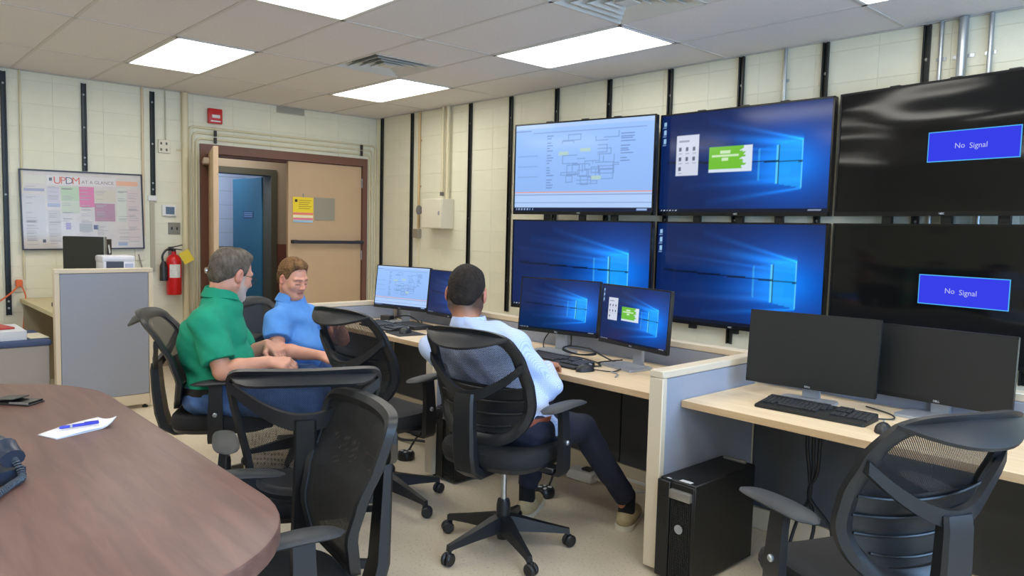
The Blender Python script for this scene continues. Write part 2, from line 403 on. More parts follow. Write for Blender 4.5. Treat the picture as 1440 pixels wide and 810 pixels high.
# ------------------------------------------------------------------ black steel channels on the walls
def channel(name, h):
    m = MB(); w, d, t = 0.041, 0.022, 0.003
    m.b2((-w/2, -0.006, 0), (w/2, -0.002, h)); m.b2((-w/2, -d, 0), (-w/2+t, -0.002, h)); m.b2((w/2-t, -d, 0), (w/2, -0.002, h))
    m.b2((-w/2, -d, 0), (-w/2+0.010, -d+t, h)); m.b2((w/2-0.010, -d, 0), (w/2, -d+t, h))
    return m
M_BOLT = mat('bolt_steel', (190, 192, 190), 0.3, 0.7)
ch_mesh = channel('c', 2.06).mesh('channel', smooth=False); ch_mesh.materials.append(M_BLKMETAL)
bm_ = MB(); bm_.lathe([(0, 0), (0.010, 0), (0.010, 0.004), (0.006, 0.007), (0, 0.007)], 10, (0, 0, 0), Matrix.Rotation(PI/2, 4, 'X')); bolt_mesh = bm_.mesh('bolt'); bolt_mesh.materials.append(M_BOLT)
CHX = [0.160, 0.776, 1.80, 2.41, 3.02, 3.63, 4.24, 4.85, 5.46, 6.07, 6.68]
CHL = ['black steel wall channel nearest the room corner', 'black steel wall channel just left of the tan conduit', 'black steel wall channel right of the cream electrical box',
       'tall black steel wall channel along the left edge of the leftmost screens', 'short visible black channel above the white diagram screen, left one', 'short visible black channel above the white diagram screen, right one',
       'black steel channel above the left edge of the upper middle screen', 'black steel channel above the middle of the upper middle screen', 'black steel channel above the right edge of the upper middle screen', 'black steel channel above the upper no-signal screen, left of three steel pipes', 'black steel wall channel behind the no-signal screens right of the pipes']
for x, lb in zip(CHX, CHL):
    t = thing('wall_channel', lb, 'channel', (x, -0.006, 0.65), 0, 'steel channels on the screen wall')
    link('rail', ch_mesh, None, t)
    for z in (0.3, 0.9, 1.5, 1.86): link('bolt', bolt_mesh, None, t, (0, -0.006, z))
BCL = [(-3.72, 0.59, 2.69, 'long black steel channel left of the poster'), (-3.106, 1.885, 2.675, 'black steel channel hanging down behind the poster top'), (-2.52, 1.69, 2.685, 'black steel channel between the poster and the thermostat')]
for y, z0, z1, lb in BCL:
    t = thing('wall_channel', lb, 'channel', (0.006, y, z0), PI/2, 'steel channels on the door wall')
    me = channel('c', z1-z0).mesh('channel', smooth=False); me.materials.append(M_BLKMETAL); link('rail', me, None, t)
    for z in (0.06, 0.12, z1-z0-0.1, (z1-z0)/2): link('bolt', bolt_mesh, None, t, (0, -0.006, z))
t = thing('wall_raceway', 'narrow grey raceway continuing below the black channel beside the thermostat', 'raceway', (0.006, -2.53, 0.95))
m = MB(); m.b2((0, -0.02, 0), (0.015, 0.02, 0.70)); m.build('cover', mat('raceway_grey', (178, 172, 150), 0.5), t)
m = MB(); m.b2((0, -0.04, 0.69), (0.025, 0.04, 0.74), 0.003); m.build('end_box', M_WHITE, t)

# ------------------------------------------------------------------ conduits
def pipe(name, pts, r, material, lb, cat='pipe', group=None, straps=()):
    t = thing(name, lb, cat, pts[0], 0, group); o = Vector(pts[0])
    m = MB(); m.tube([Vector(p)-o for p in pts], r, 10); m.build('tube', material, t)
    for s in straps:
        m = MB(); m.box(Vector(s)-o, (r*4.4 if pts[0][1] > -0.2 else 0.004, 0.004 if pts[0][1] > -0.2 else r*4.4, 0.02)); m.build('strap', material, t)
    return t
pipe('conduit', [(0.92, -0.02, 2.715), (0.92, -0.02, 1.42)], 0.013, M_BROWNPIPE, 'tan conduit running down the screen wall to a small grey box', group=None, straps=[(0.92, -0.009, 2.4), (0.92, -0.009, 1.9)])
m = MB(); m.b2((0.86, -0.06, 1.33), (0.965, -0.008, 1.43), 0.004); tag(m.build('junction_box', mat('box_grey', (156, 148, 132), 0.4, 0.3)), 'small grey junction box at the foot of the tan conduit', 'box')
pipe('conduit', [(0.93, -0.012, 1.33), (0.93, -0.012, 0.75)], 0.008, M_BEIGEPIPE, 'thin cream conduit below the small grey junction box', 'pipe')
t = pipe('conduit', [(1.385, -0.05, 2.715), (1.385, -0.05, 1.80)], 0.014, M_BEIGEPIPE, 'left of two cream conduits entering the cream electrical box')
m = MB(); m.cyl((0, 0, -0.93), (0, 0, -0.89), 0.022, 12); m.build('coupling', mat('coupling_dark', (104, 100, 92), 0.4, 0.4), t)
pipe('conduit', [(1.475, -0.05, 2.715), (1.475, -0.05, 1.74)], 0.020, M_BEIGEPIPE, 'right thicker cream conduit entering the cream electrical box')
t = thing('electrical_box', 'cream painted electrical cabinet on the screen wall left of the screens', 'cabinet', (1.31, -0.008, 1.44))
M_EBOX = mat('electric_box_cream', (222, 216, 196), 0.4)
m = MB(); m.b2((-0.13, -0.15, 0), (0.23, 0, 0.31), 0.003); m.build('body', M_EBOX, t)
m = MB(); m.b2((-0.125, -0.158, 0.006), (0.225, -0.15, 0.304), 0.002); dd = m.build('door', M_EBOX, t)
m = MB(); m.b2((0.17, -0.166, 0.14), (0.19, -0.157, 0.18), 0.002); m.build('latch', M_GREYMET, dd)
t = thing('wall_horn', 'round grey horn fitting on the screen wall between tan conduit and cream cabinet', 'horn', (1.05, -0.008, 1.635))
m = MB(); m.lathe([(0, 0), (0.02, 0), (0.02, 0.05), (0.05, 0.09), (0.055, 0.10), (0.03, 0.105), (0, 0.10)], 18, (0, 0, 0), Matrix.Rotation(PI/2, 4, 'X')); m.build('bell', mat('horn_grey', (130, 132, 136), 0.35, 0.4), t)
m = MB(); m.b2((-0.07, -0.012, -0.03), (-0.02, 0, 0.03), 0.003); m.build('plate', M_EBOX, t)
for x, r, lb in ((5.185, 0.011, 'thin steel pipe above the upper middle screen'), (6.15, 0.012, 'leftmost of three steel pipes above the upper no-signal screen'), (6.268, 0.026, 'thick middle one of three steel pipes above the upper no-signal screen'), (6.405, 0.013, 'rightmost of three steel pipes above the upper no-signal screen')):
    pipe('steel_pipe', [(x, -0.012-r, 2.715), (x, -0.012-r, 1.2)], r, M_STEEL, lb, 'pipe', 'steel pipes behind the screens', straps=[(x, -0.009, 2.5)])
# conduits framing the double doors: three nested runs, each bent at two corners
for k, (y0, y1, z, lb) in enumerate(((-2.105, -0.095, 2.285, 'innermost of three cream conduits bent around the double doorway'), (-2.14, -0.065, 2.34, 'middle one of three cream conduits bent around the double doorway'), (-2.178, -0.02, 2.395, 'outermost of three cream conduits bent around the double doorway'))):
    x = 0.019; q = 0.04
    pts = [(x, y0, 0.1), (x, y0, z-q), (x, y0+q*0.3, z-q*0.3), (x, y0+q, z), (x, y1-q, z), (x, y1-q*0.3, z-q*0.3), (x, y1, z-q), (x, y1, 0.1)]
    pipe('door_conduit', pts, 0.0115, M_BEIGEPIPE, lb, 'pipe', 'cream conduits around the double doorway')
pipe('wall_pipe', [(0.045, -2.225, 2.715), (0.045, -2.225, 0.0)], 0.032, M_BEIGEPIPE, 'thick cream riser pipe between thermostat and doorway', straps=[(0.01, -2.225, 2.15)])
pipe('wall_conduit', [(0.019, -2.61, 2.715), (0.019, -2.61, 1.3)], 0.011, mat('pink_cream_pipe', (216, 196, 164), 0.5), 'thin pinkish conduit running down to the poster right corner')
pipe('wall_conduit', [(0.019, -2.40, 2.715), (0.019, -2.40, 2.2)], 0.007, mat('grey_cream_pipe', (190, 186, 164), 0.5), 'thin grey conduit above the double wall outlet')
pipe('wall_conduit', [(0.019, -3.60, 2.715), (0.019, -3.60, 0.9)], 0.008, M_BEIGEPIPE, 'thin cream conduit beside the long channel left of the poster')
m = MB(); m.b2((0.008, -2.47, 2.11), (0.03, -2.36, 2.235), 0.003)
t = tag(m.build('wall_outlet', M_EBOX), 'cream double outlet plate high on the wall above the thermostat', 'outlet')
m = MB()
for y in (-2.445, -2.395):
    for z in (2.14, 2.2): m.b2((0.029, y-0.008, z-0.012), (0.032, y+0.008, z+0.012))
m.build('socket', mat('socket_dark', (90, 88, 80), 0.5), t)
t = thing('thermostat', 'white wall thermostat with a blue-grey display above a grey switch plate', 'thermostat', (0.008, -2.375, 1.55))
m = MB(); m.b2((0, -0.068, -0.055), (0.028, 0.068, 0.055), 0.008, 2); m.build('case', M_WHITE, t)
m = MB(); m.b2((0.027, -0.036, -0.036), (0.0295, 0.046, 0.036)); m.build('display', mat('lcd_grey', (96, 118, 140), 0.2), t)
t = thing('switch_plate', 'square grey steel switch plate below the thermostat', 'switch', (0.008, -2.325, 1.375))
m = MB(); m.b2((0, -0.058, -0.058), (0.006, 0.058, 0.058), 0.002); m.build('plate', mat('plate_steel', (150, 146, 132), 0.35, 0.5), t)
for y in (-0.025, 0.025):
    m = MB(); m.b2((0.006, y-0.006, -0.014), (0.016, y+0.006, 0.014), 0.002); m.build('toggle', M_BLK, t)
# fire alarm pull station and strobe strip above the open door leaf
t = thing('fire_alarm', 'red fire alarm box with a white pull bar above the open door leaf', 'alarm', (0.008, -1.925, 2.52))
M_RED = mat('alarm_red', (196, 34, 38), 0.35)
m = MB(); m.b2((0, -0.07, -0.075), (0.05, 0.07, 0.075), 0.008, 2); m.build('case', M_RED, t)
m = MB(); m.b2((0.05, -0.04, -0.02), (0.062, 0.04, 0.012), 0.003); m.build('pull_bar', M_WHITE, t)
m = MB(); m.b2((0.05, -0.05, -0.058), (0.052, 0.05, -0.045)); m.build('label_strip', M_WHITE, t)
for y, z, lb in ((-1.925, 2.295, 'short dark bolt bracket between fire alarm and the open door leaf'), (-0.22, 2.315, 'short dark bolt bracket above the right top corner of the door frame')):
    m = MB()
    for k in range(2): m.b2((0.03, y-0.014, z-0.05+k*0.07), (0.05, y+0.014, z+0.01+k*0.07), 0.003)
    tag(m.build('pipe_clamp', mat('clamp_dark', (48, 44, 40), 0.5)), lb, 'clamp')
m = MB(); m.b2((0.008, -1.255, 2.645), (0.018, -0.935, 2.712))
t = tag(m.build('return_grille', mat('grille_grey', (176, 172, 156), 0.5)), 'small grey ventilation grille high on the wall over the doors', 'vent')
for k in range(4):
    m = MB(); m.b2((0.018, -1.245, 2.655+k*0.014), (0.022, -0.945, 2.662+k*0.014)); m.build('slat', mat('grille_slat', (160, 156, 142), 0.5), t)
# yellow notice clipped on the closed leaf
t = thing('notice_sheet', 'yellow notice sheet with pink and white bands on the closed door leaf', 'notice', (0.004, -0.94, 1.61))
m = MB(); m.b2((0, -0.122, -0.14), (0.003, 0.122, 0.14)); m.build('sheet', mat('notice_yellow', (240, 212, 46), 0.6), t)
for z0, z1, c, nm in ((-0.14, -0.115, (150, 190, 214), 'blue_band'), (-0.112, -0.09, (230, 120, 160), 'pink_band'), (-0.085, -0.06, (236, 226, 196), 'white_band'), (-0.055, -0.03, (236, 130, 120), 'red_band')):
    m = MB(); m.b2((0.003, -0.12, z0), (0.0036, 0.12, z1)); m.build(nm, mat('notice_'+nm, c, 0.6), t)
m = MB(); m.b2((0.003, -0.1, 0.085), (0.004, -0.07, 0.115)); m.build('emblem', mat('notice_dark', (60, 44, 40), 0.6), t)
m = MB()
for k in range(5): m.b2((0.003, -0.055, 0.1-k*0.022), (0.0036, 0.1-0.02*(k % 3), 0.107-k*0.022))
stuff(m.build('text_lines', mat('notice_print', (170, 140, 40), 0.6), t))
m = MB(); m.tube([(0.006, 0, 0.14), (0.006, 0.0, 0.185)], 0.006, 6); m.build('hook', M_GREYMET, t)

# fire extinguisher with hose, bracket and yellow tag
t = thing('fire_extinguisher', 'red fire extinguisher with black horn hanging on the wall by the doors', 'extinguisher', (0.1, -2.36, 0.725))
prof = [(0.0, 0.0), (0.066, 0.0), (0.07, 0.012), (0.07, 0.33), (0.063, 0.36), (0.045, 0.385), (0.022, 0.40), (0.02, 0.425), (0, 0.425)]
m = MB(); m.lathe(prof, 24); m.build('cylinder', mat('extinguisher_red', (206, 28, 30), 0.28), t)
m = MB(); m.cyl((0, 0, 0.42), (0, 0, 0.455), 0.02, 12); m.box((0.05, 0, 0.475), (0.13, 0.022, 0.01), (0, -0.25, 0.9)); m.box((0.05, 0.0, 0.45), (0.12, 0.022, 0.01), (0, 0.1, 0.9)); m.build('valve', M_BLK, t)
m = MB(); m.tube(smoothpath([(0, -0.01, 0.44), (0.01, -0.07, 0.44), (0.01, -0.11, 0.38), (0.01, -0.10, 0.30)]), 0.011, 8); m.lathe([(0, 0.14), (0.038, 0.14), (0.036, 0.28), (0.018, 0.33), (0.0, 0.33)], 12, (0.01, -0.10, 0)); m.build('discharge_horn', M_BLK, t)
m = MB(); pts = [(0.0712*math.cos(a), 0.0712*math.sin(a)) for a in [(-0.9+0.15*k) for k in range(11)]]
for k in range(10): m.quad((*pts[k], 0.17), (*pts[k+1], 0.17), (*pts[k+1], 0.30), (*pts[k], 0.30))
m.build('label', mat('extinguisher_label', (220, 222, 214), 0.5, noise_amt=0.12, scale=60), t)
m = MB(); m.b2((-0.09, -0.025, 0.3), (-0.075, 0.025, 0.47)); m.b2((-0.09, -0.03, 0.44), (0.0, -0.02, 0.46)); m.build('wall_bracket', M_GREYMET, t)
m = MB(); m.box((0.075, 0.095, 0.375), (0.004, 0.10, 0.12), (0.5, 0.0, -0.25)); m.build('inspection_tag', mat('tag_yellow', (224, 200, 44), 0.5), t)
# orange outlet and cord in the left corner
t = thing('outlet', 'cream wall outlet with an orange plug near the left edge', 'outlet', (0.008, -3.645, 0.86))
m = MB(); m.b2((0, -0.055, -0.07), (0.01, 0.055, 0.07), 0.003); m.build('plate', M_EBOX, t)
m = MB(); m.b2((0.01, -0.025, -0.02), (0.06, 0.025, 0.04), 0.006); m.build('plug', mat('cord_orange', (226, 110, 62), 0.5), t)
m = MB(); m.tube(smoothpath([(0.06, -3.65, 0.86), (0.09, -3.70, 0.80), (0.1, -3.80, 0.72), (0.15, -3.95, 0.62), (0.3, -4.2, 0.585)]), 0.007, 6)
tag(m.build('extension_cord', MATS['cord_orange']), 'orange cord running from the outlet to the low cabinet at the left edge', 'cord')
m = MB(); m.tube(smoothpath([(0.05, -3.625, 0.84), (0.06, -3.60, 0.75), (0.04, -3.61, 0.60), (0.03, -3.62, 0.45)]), 0.006, 6)
tag(m.build('hanging_cord', MATS['cord_orange']), 'orange cord hanging straight down from the outlet beside the desk', 'cord')

# ------------------------------------------------------------------ poster
t = thing('poster', 'wide framed poster of coloured panels on the left wall', 'poster', (0.03, -3.118, 1.522)); t.rotation_euler = (math.radians(0.9), math.radians(-1.5), 0)
PW, PH = 0.978, 0.688
m = MB(); m.b2((-0.012, -PW/2, -PH/2), (0.0, PW/2, PH/2)); m.build('sheet', mat('poster_paper', (206, 198, 192), 0.22, noise_amt=0.04, scale=12), t)
m = MB(); f = 0.012
m.b2((-0.015, -PW/2-f, PH/2), (0.012, PW/2+f, PH/2+f)); m.b2((-0.015, -PW/2-f, -PH/2-f), (0.012, PW/2+f, -PH/2)); m.b2((-0.015, -PW/2-f, -PH/2), (0.012, -PW/2, PH/2)); m.b2((-0.015, PW/2, -PH/2), (0.012, PW/2+f, PH/2))
m.build('frame', mat('poster_frame', (46, 44, 56), 0.35), t)
def pp(a, b, c, d, rgb, nm='panel', dx=0.0005):   # a..b across (0..1), c..d up (0..1)
    m = MB(); m.b2((0, -PW/2+a*PW, -PH/2+c*PH), (dx, -PW/2+b*PW, -PH/2+d*PH)); return m.build(nm, mat('poster_%d_%d_%d' % rgb, rgb, 0.25), t)
for args in ((0.46, 0.585, 0.55, 0.815, (214, 120, 158)), (0.585, 0.76, 0.36, 0.60, (176, 134, 148)), (0.31, 0.46, 0.62, 0.81, (180, 200, 166)), (0.31, 0.46, 0.46, 0.61, (192, 200, 178)), (0.02, 0.18, 0.74, 0.775, (156, 158, 176)), (0.2, 0.3, 0.6, 0.8, (196, 190, 200)), (0.2, 0.3, 0.54, 0.59, (172, 178, 198)),
             (0.59, 0.77, 0.62, 0.78, (206, 196, 178)), (0.78, 0.86, 0.36, 0.82, (204, 206, 194)), (0.87, 0.985, 0.1, 0.8, (208, 192, 190)), (0.78, 0.97, 0.85, 0.91, (226, 172, 142)), (0.34, 0.38, 0.25, 0.34, (166, 152, 196)), (0.57, 0.61, 0.25, 0.31, (92, 92, 116)), (0.45, 0.56, 0.22, 0.33, (172, 172, 170)), (0.02, 0.18, 0.12, 0.7, (200, 196, 196)), (0.02, 0.19, 0.84, 0.94, (208, 206, 190)), (0.2, 0.3, 0.1, 0.5, (196, 190, 186)), (0.78, 0.86, 0.03, 0.08, (160, 168, 196)), (0.15, 0.175, 0.08, 0.12, (90, 92, 100)), (0.22, 0.245, 0.88, 0.92, (120, 140, 170))):
    pp(*args)
pp(0.2, 0.775, 0.83, 0.95, (212, 206, 204), 'banner')
random.seed(11); m = MB()
for k in range(150):
    a = random.choice((0.03, 0.21, 0.32, 0.47, 0.6, 0.79, 0.88)); wq = random.uniform(0.05, 0.095); b = random.uniform(0.05, 0.8)
    m.b2((0.0005, -PW/2+a*PW, -PH/2+b*PH), (0.0009, -PW/2+(a+wq)*PW, -PH/2+(b+0.008)*PH))
stuff(m.build('print_lines', mat('poster_print', (170, 164, 166), 0.3), t))
RX = (PI/2, 0, PI/2)
for ch, y, rgb in (('U', 0.285, (214, 96, 70)), ('P', 0.332, (206, 120, 100)), ('D', 0.382, (112, 108, 128)), ('M', 0.438, (214, 116, 92))):
    link('title_letter', text_mesh(ch, 0.092), mat('poster_%d_%d_%d' % rgb, rgb, 0.25), t, (0.0008, -PW/2+y*PW, -PH/2+0.885*PH), RX)
link('title_text', text_mesh('AT A GLANCE', 0.042), mat('poster_title', (138, 112, 110), 0.3), t, (0.0008, -PW/2+0.62*PW, -PH/2+0.875*PH), RX)
# ------------------------------------------------------------------ lit screens: a fine grid whose vertex colours are what the display shows
def screen_rgb(kind, U, V):
    """U,V in 0..1 (V up). Returns display colours in sRGB 0..1"""
    img = np.zeros(U.shape+(3,))
    def put(msk, c):
        img[msk] = np.array(c)/255.0
    def box(a, b, c, d): return (U >= a) & (U <= b) & (V >= c) & (V <= d)
    if kind in ('hero', 'apps', 'icons'):
        r = np.sqrt(((U-0.80)*1.45)**2+((V-0.45)*1.1)**2); g = np.exp(-(r/0.47)**2); g2 = np.exp(-(r/0.20)**2)
        img[..., 0] = 0.02+0.02*g; img[..., 1] = 0.125+0.27*g+0.12*g2; img[..., 2] = 0.34+0.54*g+0.12*g2
        def ray(x0, y0, x1, y1, w0, w1, a):
            t = np.clip((x0-U)/(x0-x1), 0, 1.3); yb = y0+(y1-y0)*t; w = w0+(w1-w0)*t
            return (np.exp(-((V-yb)/w)**2)*np.exp(-1.8*t)*(U < x0)*(t < 1.25)*a)[..., None]*np.array((0.16, 0.62, 0.85))
        for q in ((0.86, 0.66, 0.42, 0.86, 0.008, 0.03, 0.55), (0.86, 0.62, 0.28, 0.76, 0.03, 0.05, 0.45), (0.86, 0.56, 0.20, 0.66, 0.012, 0.02, 0.40), (0.72, 0.50, 0.20, 0.58, 0.05, 0.05, 0.25), (0.86, 0.30, 0.30, 0.27, 0.03, 0.03, 0.45), (0.86, 0.22, 0.42, 0.12, 0.008, 0.03, 0.5), (0.80, 0.38, 0.20, 0.36, 0.05, 0.06, 0.22), (0.86, 0.64, 0.55, 0.70, 0.05, 0.05, 0.35)): img += ray(*q)
        top = 0.60+(U-0.62)*0.25; bot = 0.30-(U-0.62)*0.33; inside = (V < top) & (V > bot) & (U < 0.862)
        fade = np.clip((U-0.60)/0.12, 0, 1)*0.45+0.15; pane = inside & (U > 0.62)
        img[pane] = img[pane]*(1-fade[pane][:, None])+np.array((0.08, 0.56, 1.0))*fade[pane][:, None]
        pr = inside & (U > 0.73); img[pr] = img[pr]*0.5+np.array((0.14, 0.68, 1.0))*0.5
        for x, w, a in ((0.622, 0.004, 0.35), (0.722, 0.006, 0.75), (0.858, 0.005, 0.8)):
            e = inside & (np.abs(U-x) < w); img[e] = img[e]*(1-a)+np.array((0.45, 0.88, 1.0))*a
        ym = 0.465+(0.86-U)*0.06; dk = (np.abs(V-ym) < 0.010*(0.6+0.6*(0.9-U))) & (U < 0.862) & (U > 0.05); img[dk] *= np.clip(0.35+0.5*np.abs(0.6-U[dk]), 0, 0.8)[:, None]
        dk = inside & (np.abs(U-0.733) < 0.004); img[dk] *= 0.4
        put(box(0, 1, 0, 0.035), (10, 18, 40))
        for k in range(6): put(box(0.012+k*0.02, 0.02+k*0.02, 0.012, 0.026), (190, 205, 225))
        put(box(0.9, 0.97, 0.012, 0.026), (150, 165, 190))
        if kind != 'hero':
            for k in range(3): put(box(0.012, 0.03, 0.90-k*0.09, 0.94-k*0.09), (150, 190, 230))
            for k in range(3): put(box(0.008, 0.034, 0.878-k*0.09, 0.886-k*0.09), (120, 150, 200))
        if kind == 'apps':
            put(box(0.105, 0.255, 0.38, 0.78), (206, 214, 232))
            put(box(0.12, 0.19, 0.715, 0.73), (150, 158, 176))
            for a in range(3):
                for b in range(3):
                    if b == 2 and a: continue
                    put(box(0.125+a*0.045, 0.14+a*0.045, 0.63-b*0.10, 0.66-b*0.10), (88, 96, 120)); put(box(0.122+a*0.045, 0.144+a*0.045, 0.60-b*0.10, 0.608-b*0.10), (160, 168, 186))
            spl = 0.53+0.012*np.sin(V*70)+0.010*np.sin(V*163+1)
            put(box(0.32, 0.585, 0.40, 0.645), (214, 226, 240)); put(box(0.32, 1, 0.43, 0.645) & (U < spl), (112, 190, 52))
            put(box(0.34, 0.5, 0.55, 0.565), (206, 232, 190)); put(box(0.39, 0.45, 0.58, 0.6), (206, 232, 190)); put(box(0.40, 0.44, 0.51, 0.53), (206, 232, 190))
    elif kind == 'diagram':
        img[...] = np.array((150, 190, 250))/255; img += (V[..., None]-0.5)*0.06
        put(box(0, 1, 0, 0.045), (14, 24, 56))
        for k in range(7): put(box(0.012+k*0.022, 0.02+k*0.022, 0.015, 0.03), (150, 180, 230))
        put(box(0.9, 0.97, 0.015, 0.03), (150, 180, 230))
        put(box(0, 1, 0.045, 0.22), (176, 206, 250)); put(box(0, 1, 0.215, 0.222), (230, 150, 120)); put(box(0, 1, 0.19, 0.196), (130, 150, 200)); put(box(0, 1, 0.10, 0.105), (140, 165, 215))
        rs = np.random.RandomState(3)
        ln = (110, 138, 196)
        for k in range(22): put(box(0.25, 0.25+rs.uniform(0.02, 0.06), 0.27+k*0.028, 0.277+k*0.028), ln)
        for k in range(12): put(box(0.78, 0.78+rs.uniform(0.04, 0.1), 0.55+k*0.026, 0.556+k*0.026), ln)
        for k in range(30):
            a, b = rs.uniform(0.33, 0.75), rs.uniform(0.27, 0.82); w, h = rs.uniform(0.04, 0.12), rs.uniform(0.02, 0.12)
            e = box(a, a+w, b, b+h) & ~box(a+0.004, a+w-0.004, b+0.008, b+h-0.008); put(e, (124, 158, 214))
        for a, b in ((0.5, 0.67), (0.34, 0.64), (0.58, 0.36)): put(box(a, a+0.07, b, b+0.03), (176, 208, 206))
        for k in range(3): put(box(0.02, 0.18, 0.40+k*0.12, 0.405+k*0.12), (130, 165, 225))
        put(box(0, 0.12, 0.93, 0.94), ln); put(box(0.14, 0.95, 0.90, 0.907), (130, 160, 220)); put(box(0, 0.21, 0.045, 0.90) & (U > 0.205), (130, 160, 220))
        put(box(0, 1, 0.955, 1), (176, 206, 252))
    return np.clip(img, 0, 1)
def screen_mat():
    m = bpy.data.materials.new('lit_screen'); m.use_nodes = True; nt = m.node_tree; b = nt.nodes['Principled BSDF']
    a = nt.nodes.new('ShaderNodeVertexColor'); a.layer_name = 'display'
    b.inputs['Base Color'].default_value = (0.004, 0.004, 0.005, 1); b.inputs['Roughness'].default_value = 0.12; b.inputs['Specular IOR Level'].default_value = 0.35
    nt.links.new(a.outputs[0], b.inputs['Emission Color']); b.inputs['Emission Strength'].default_value = 1.0
    return m
M_SCR = screen_mat()
SCR = {}
def screen_mesh(kind, w, h, nx=176, ny=100):
    if (kind, w) in SCR: return SCR[(kind, w)]
    u, v = np.meshgrid(np.linspace(0, 1, nx+1), np.linspace(0, 1, ny+1))
    co = np.stack([(u-0.5)*w, np.zeros_like(u), (v-0.5)*h], -1).reshape(-1, 3)
    i = np.arange((nx+1)*(ny+1)).reshape(ny+1, nx+1)
    q = np.stack([i[:-1, :-1], i[:-1, 1:], i[1:, 1:], i[1:, :-1]], -1).reshape(-1, 4)
    me = bpy.data.meshes.new('display'); me.vertices.add(len(co)); me.vertices.foreach_set('co', co.ravel())
    me.loops.add(q.size); me.loops.foreach_set('vertex_index', q.ravel().astype(np.int32))
    me.polygons.add(len(q)); me.polygons.foreach_set('loop_start', (np.arange(len(q))*4).astype(np.int32)); me.polygons.foreach_set('loop_total', np.full(len(q), 4, np.int32))
    me.update(); me.validate()
    c = screen_rgb(kind, u, v).reshape(-1, 3); c = np.where(c <= 0.04045, c/12.92, ((c+0.055)/1.055)**2.4)
    at = me.color_attributes.new('display', 'FLOAT_COLOR', 'POINT'); at.data.foreach_set('color', np.c_[c, np.ones(len(c))].astype(np.float32).ravel())
    me.materials.append(M_SCR); SCR[(kind, w)] = me
    return me
M_OFF = mat('dark_glossy_panel', (15, 16, 17), 0.09, spec=0.35)
def wavy_off():
    m = M_OFF; nt = m.node_tree; b = nt.nodes['Principled BSDF']
    tc = nt.nodes.new('ShaderNodeTexCoord'); n = nt.nodes.new('ShaderNodeTexNoise'); n.inputs['Scale'].default_value = 2.0; n.inputs['Detail'].default_value = 0; mp = nt.nodes.new('ShaderNodeMapping'); mp.inputs['Scale'].default_value = (0.7, 1, 2.6); nt.links.new(tc.outputs['Object'], mp.inputs[0])
    bp = nt.nodes.new('ShaderNodeBump'); bp.inputs['Strength'].default_value = 0.5; bp.inputs['Distance'].default_value = 0.02
    nt.links.new(mp.outputs[0], n.inputs['Vector']); nt.links.new(n.outputs['Fac'], bp.inputs['Height']); nt.links.new(bp.outputs[0], b.inputs['Normal'])
wavy_off()
M_MATTEOFF = mat('matte_dark_panel', (19, 21, 22), 0.5)
M_LOGO = mat('logo_white', (200, 204, 208), 0.4)
# ------------------------------------------------------------------ wall screens
TW, TH = 1.335, 0.766
def wall_screen(c, yaw, kind, lb):
    t = thing('wall_screen', lb, 'screen', c, yaw, 'video wall screens')
    m = MB(); m.b2((-TW/2, 0.008, -TH/2), (TW/2, 0.055, TH/2), 0.004); m.b2((-TW*0.3, 0.05, -TH*0.3), (TW*0.3, 0.085, TH*0.3), 0.004); m.build('housing', M_BLK, t)
    m = MB(); s = 0.012; bt = 0.026
    m.b2((-TW/2, 0, TH/2-s), (TW/2, 0.012, TH/2)); m.b2((-TW/2, 0, -TH/2), (TW/2, 0.012, -TH/2+bt)); m.b2((-TW/2, 0, -TH/2), (-TW/2+s, 0.012, TH/2)); m.b2((TW/2-s, 0, -TH/2), (TW/2, 0.012, TH/2))
    bz = m.build('bezel', M_BLKG, t)
    link('logo', text_mesh('NEC', 0.016), M_LOGO, bz, (0.0, -0.0006, -TH/2+bt/2), (PI/2, 0, 0))
    w, h = TW-2*s, TH-s-bt; oz = (bt-s)/2
    if kind == 'off':
        m = MB(); m.b2((-w/2, 0.004, -h/2), (w/2, 0.01, h/2)); d = m.build('display', M_OFF, t, (0, 0, oz))
        bx, bz_ = 0.115*w, 0.0
        m = MB(); m.b2((0.105*w-0.24, 0.0025, -0.085), (0.105*w+0.24, 0.004, 0.085)); m.build('message_border', emit('osd_border', (90, 190, 255), 0.9), d)
        m = MB(); m.b2((0.105*w-0.235, 0.0015, -0.08), (0.105*w+0.235, 0.0025, 0.08)); m.build('message_box', emit('osd_blue', (62, 70, 250), 0.85), d)
        link('message_word', text_mesh('No', 0.042), emit('osd_text', (190, 196, 255), 0.9), d, (0.105*w-0.065, 0.0008, -0.002), (PI/2, 0, 0)); link('message_word', text_mesh('Signal', 0.042), MATS['osd_text'], d, (0.105*w+0.032, 0.0008, -0.006), (PI/2, 0, 0))
    else:
        link('display', screen_mesh(kind, w, h), None, t, (0, 0.005, oz))
    # arm back to the wall
    import math as _m
    back = abs(c[1])-0.085
    m = MB()
    for sx in (-0.35, 0.0, 0.3): m.b2((sx-0.03, 0.055, -0.42), (sx+0.03, 0.08, 0.40))
    m.b2((-0.06, 0.07, -0.06), (0.06, max(0.09, back-0.0), 0.06))
    m.build('mount', M_BLKMETAL, t)
    return t
Z1, Z2 = 1.963, 1.152
COLS = [((3.606, -0.331), 0.185), ((4.905, -0.105), 0.018), ((6.272, -0.205), -0.15)]
KIND = [['diagram', 'apps', 'off'], ['hero', 'icons', 'off']]
SL = [['upper left wall screen showing a pale diagram page', 'upper middle wall screen with a green splash box on blue', 'upper right dark wall screen showing No Signal'],
      ['lower left wall screen with blue window wallpaper partly behind desk monitors', 'lower middle wall screen with blue window wallpaper and three icons', 'lower right dark wall screen showing No Signal, behind desk monitors']]
for r, z in enumerate((Z1, Z2)):
    for k, ((x, y), a) in enumerate(COLS):
        wall_screen((x, y, z), a, KIND[r][k], SL[r][k])

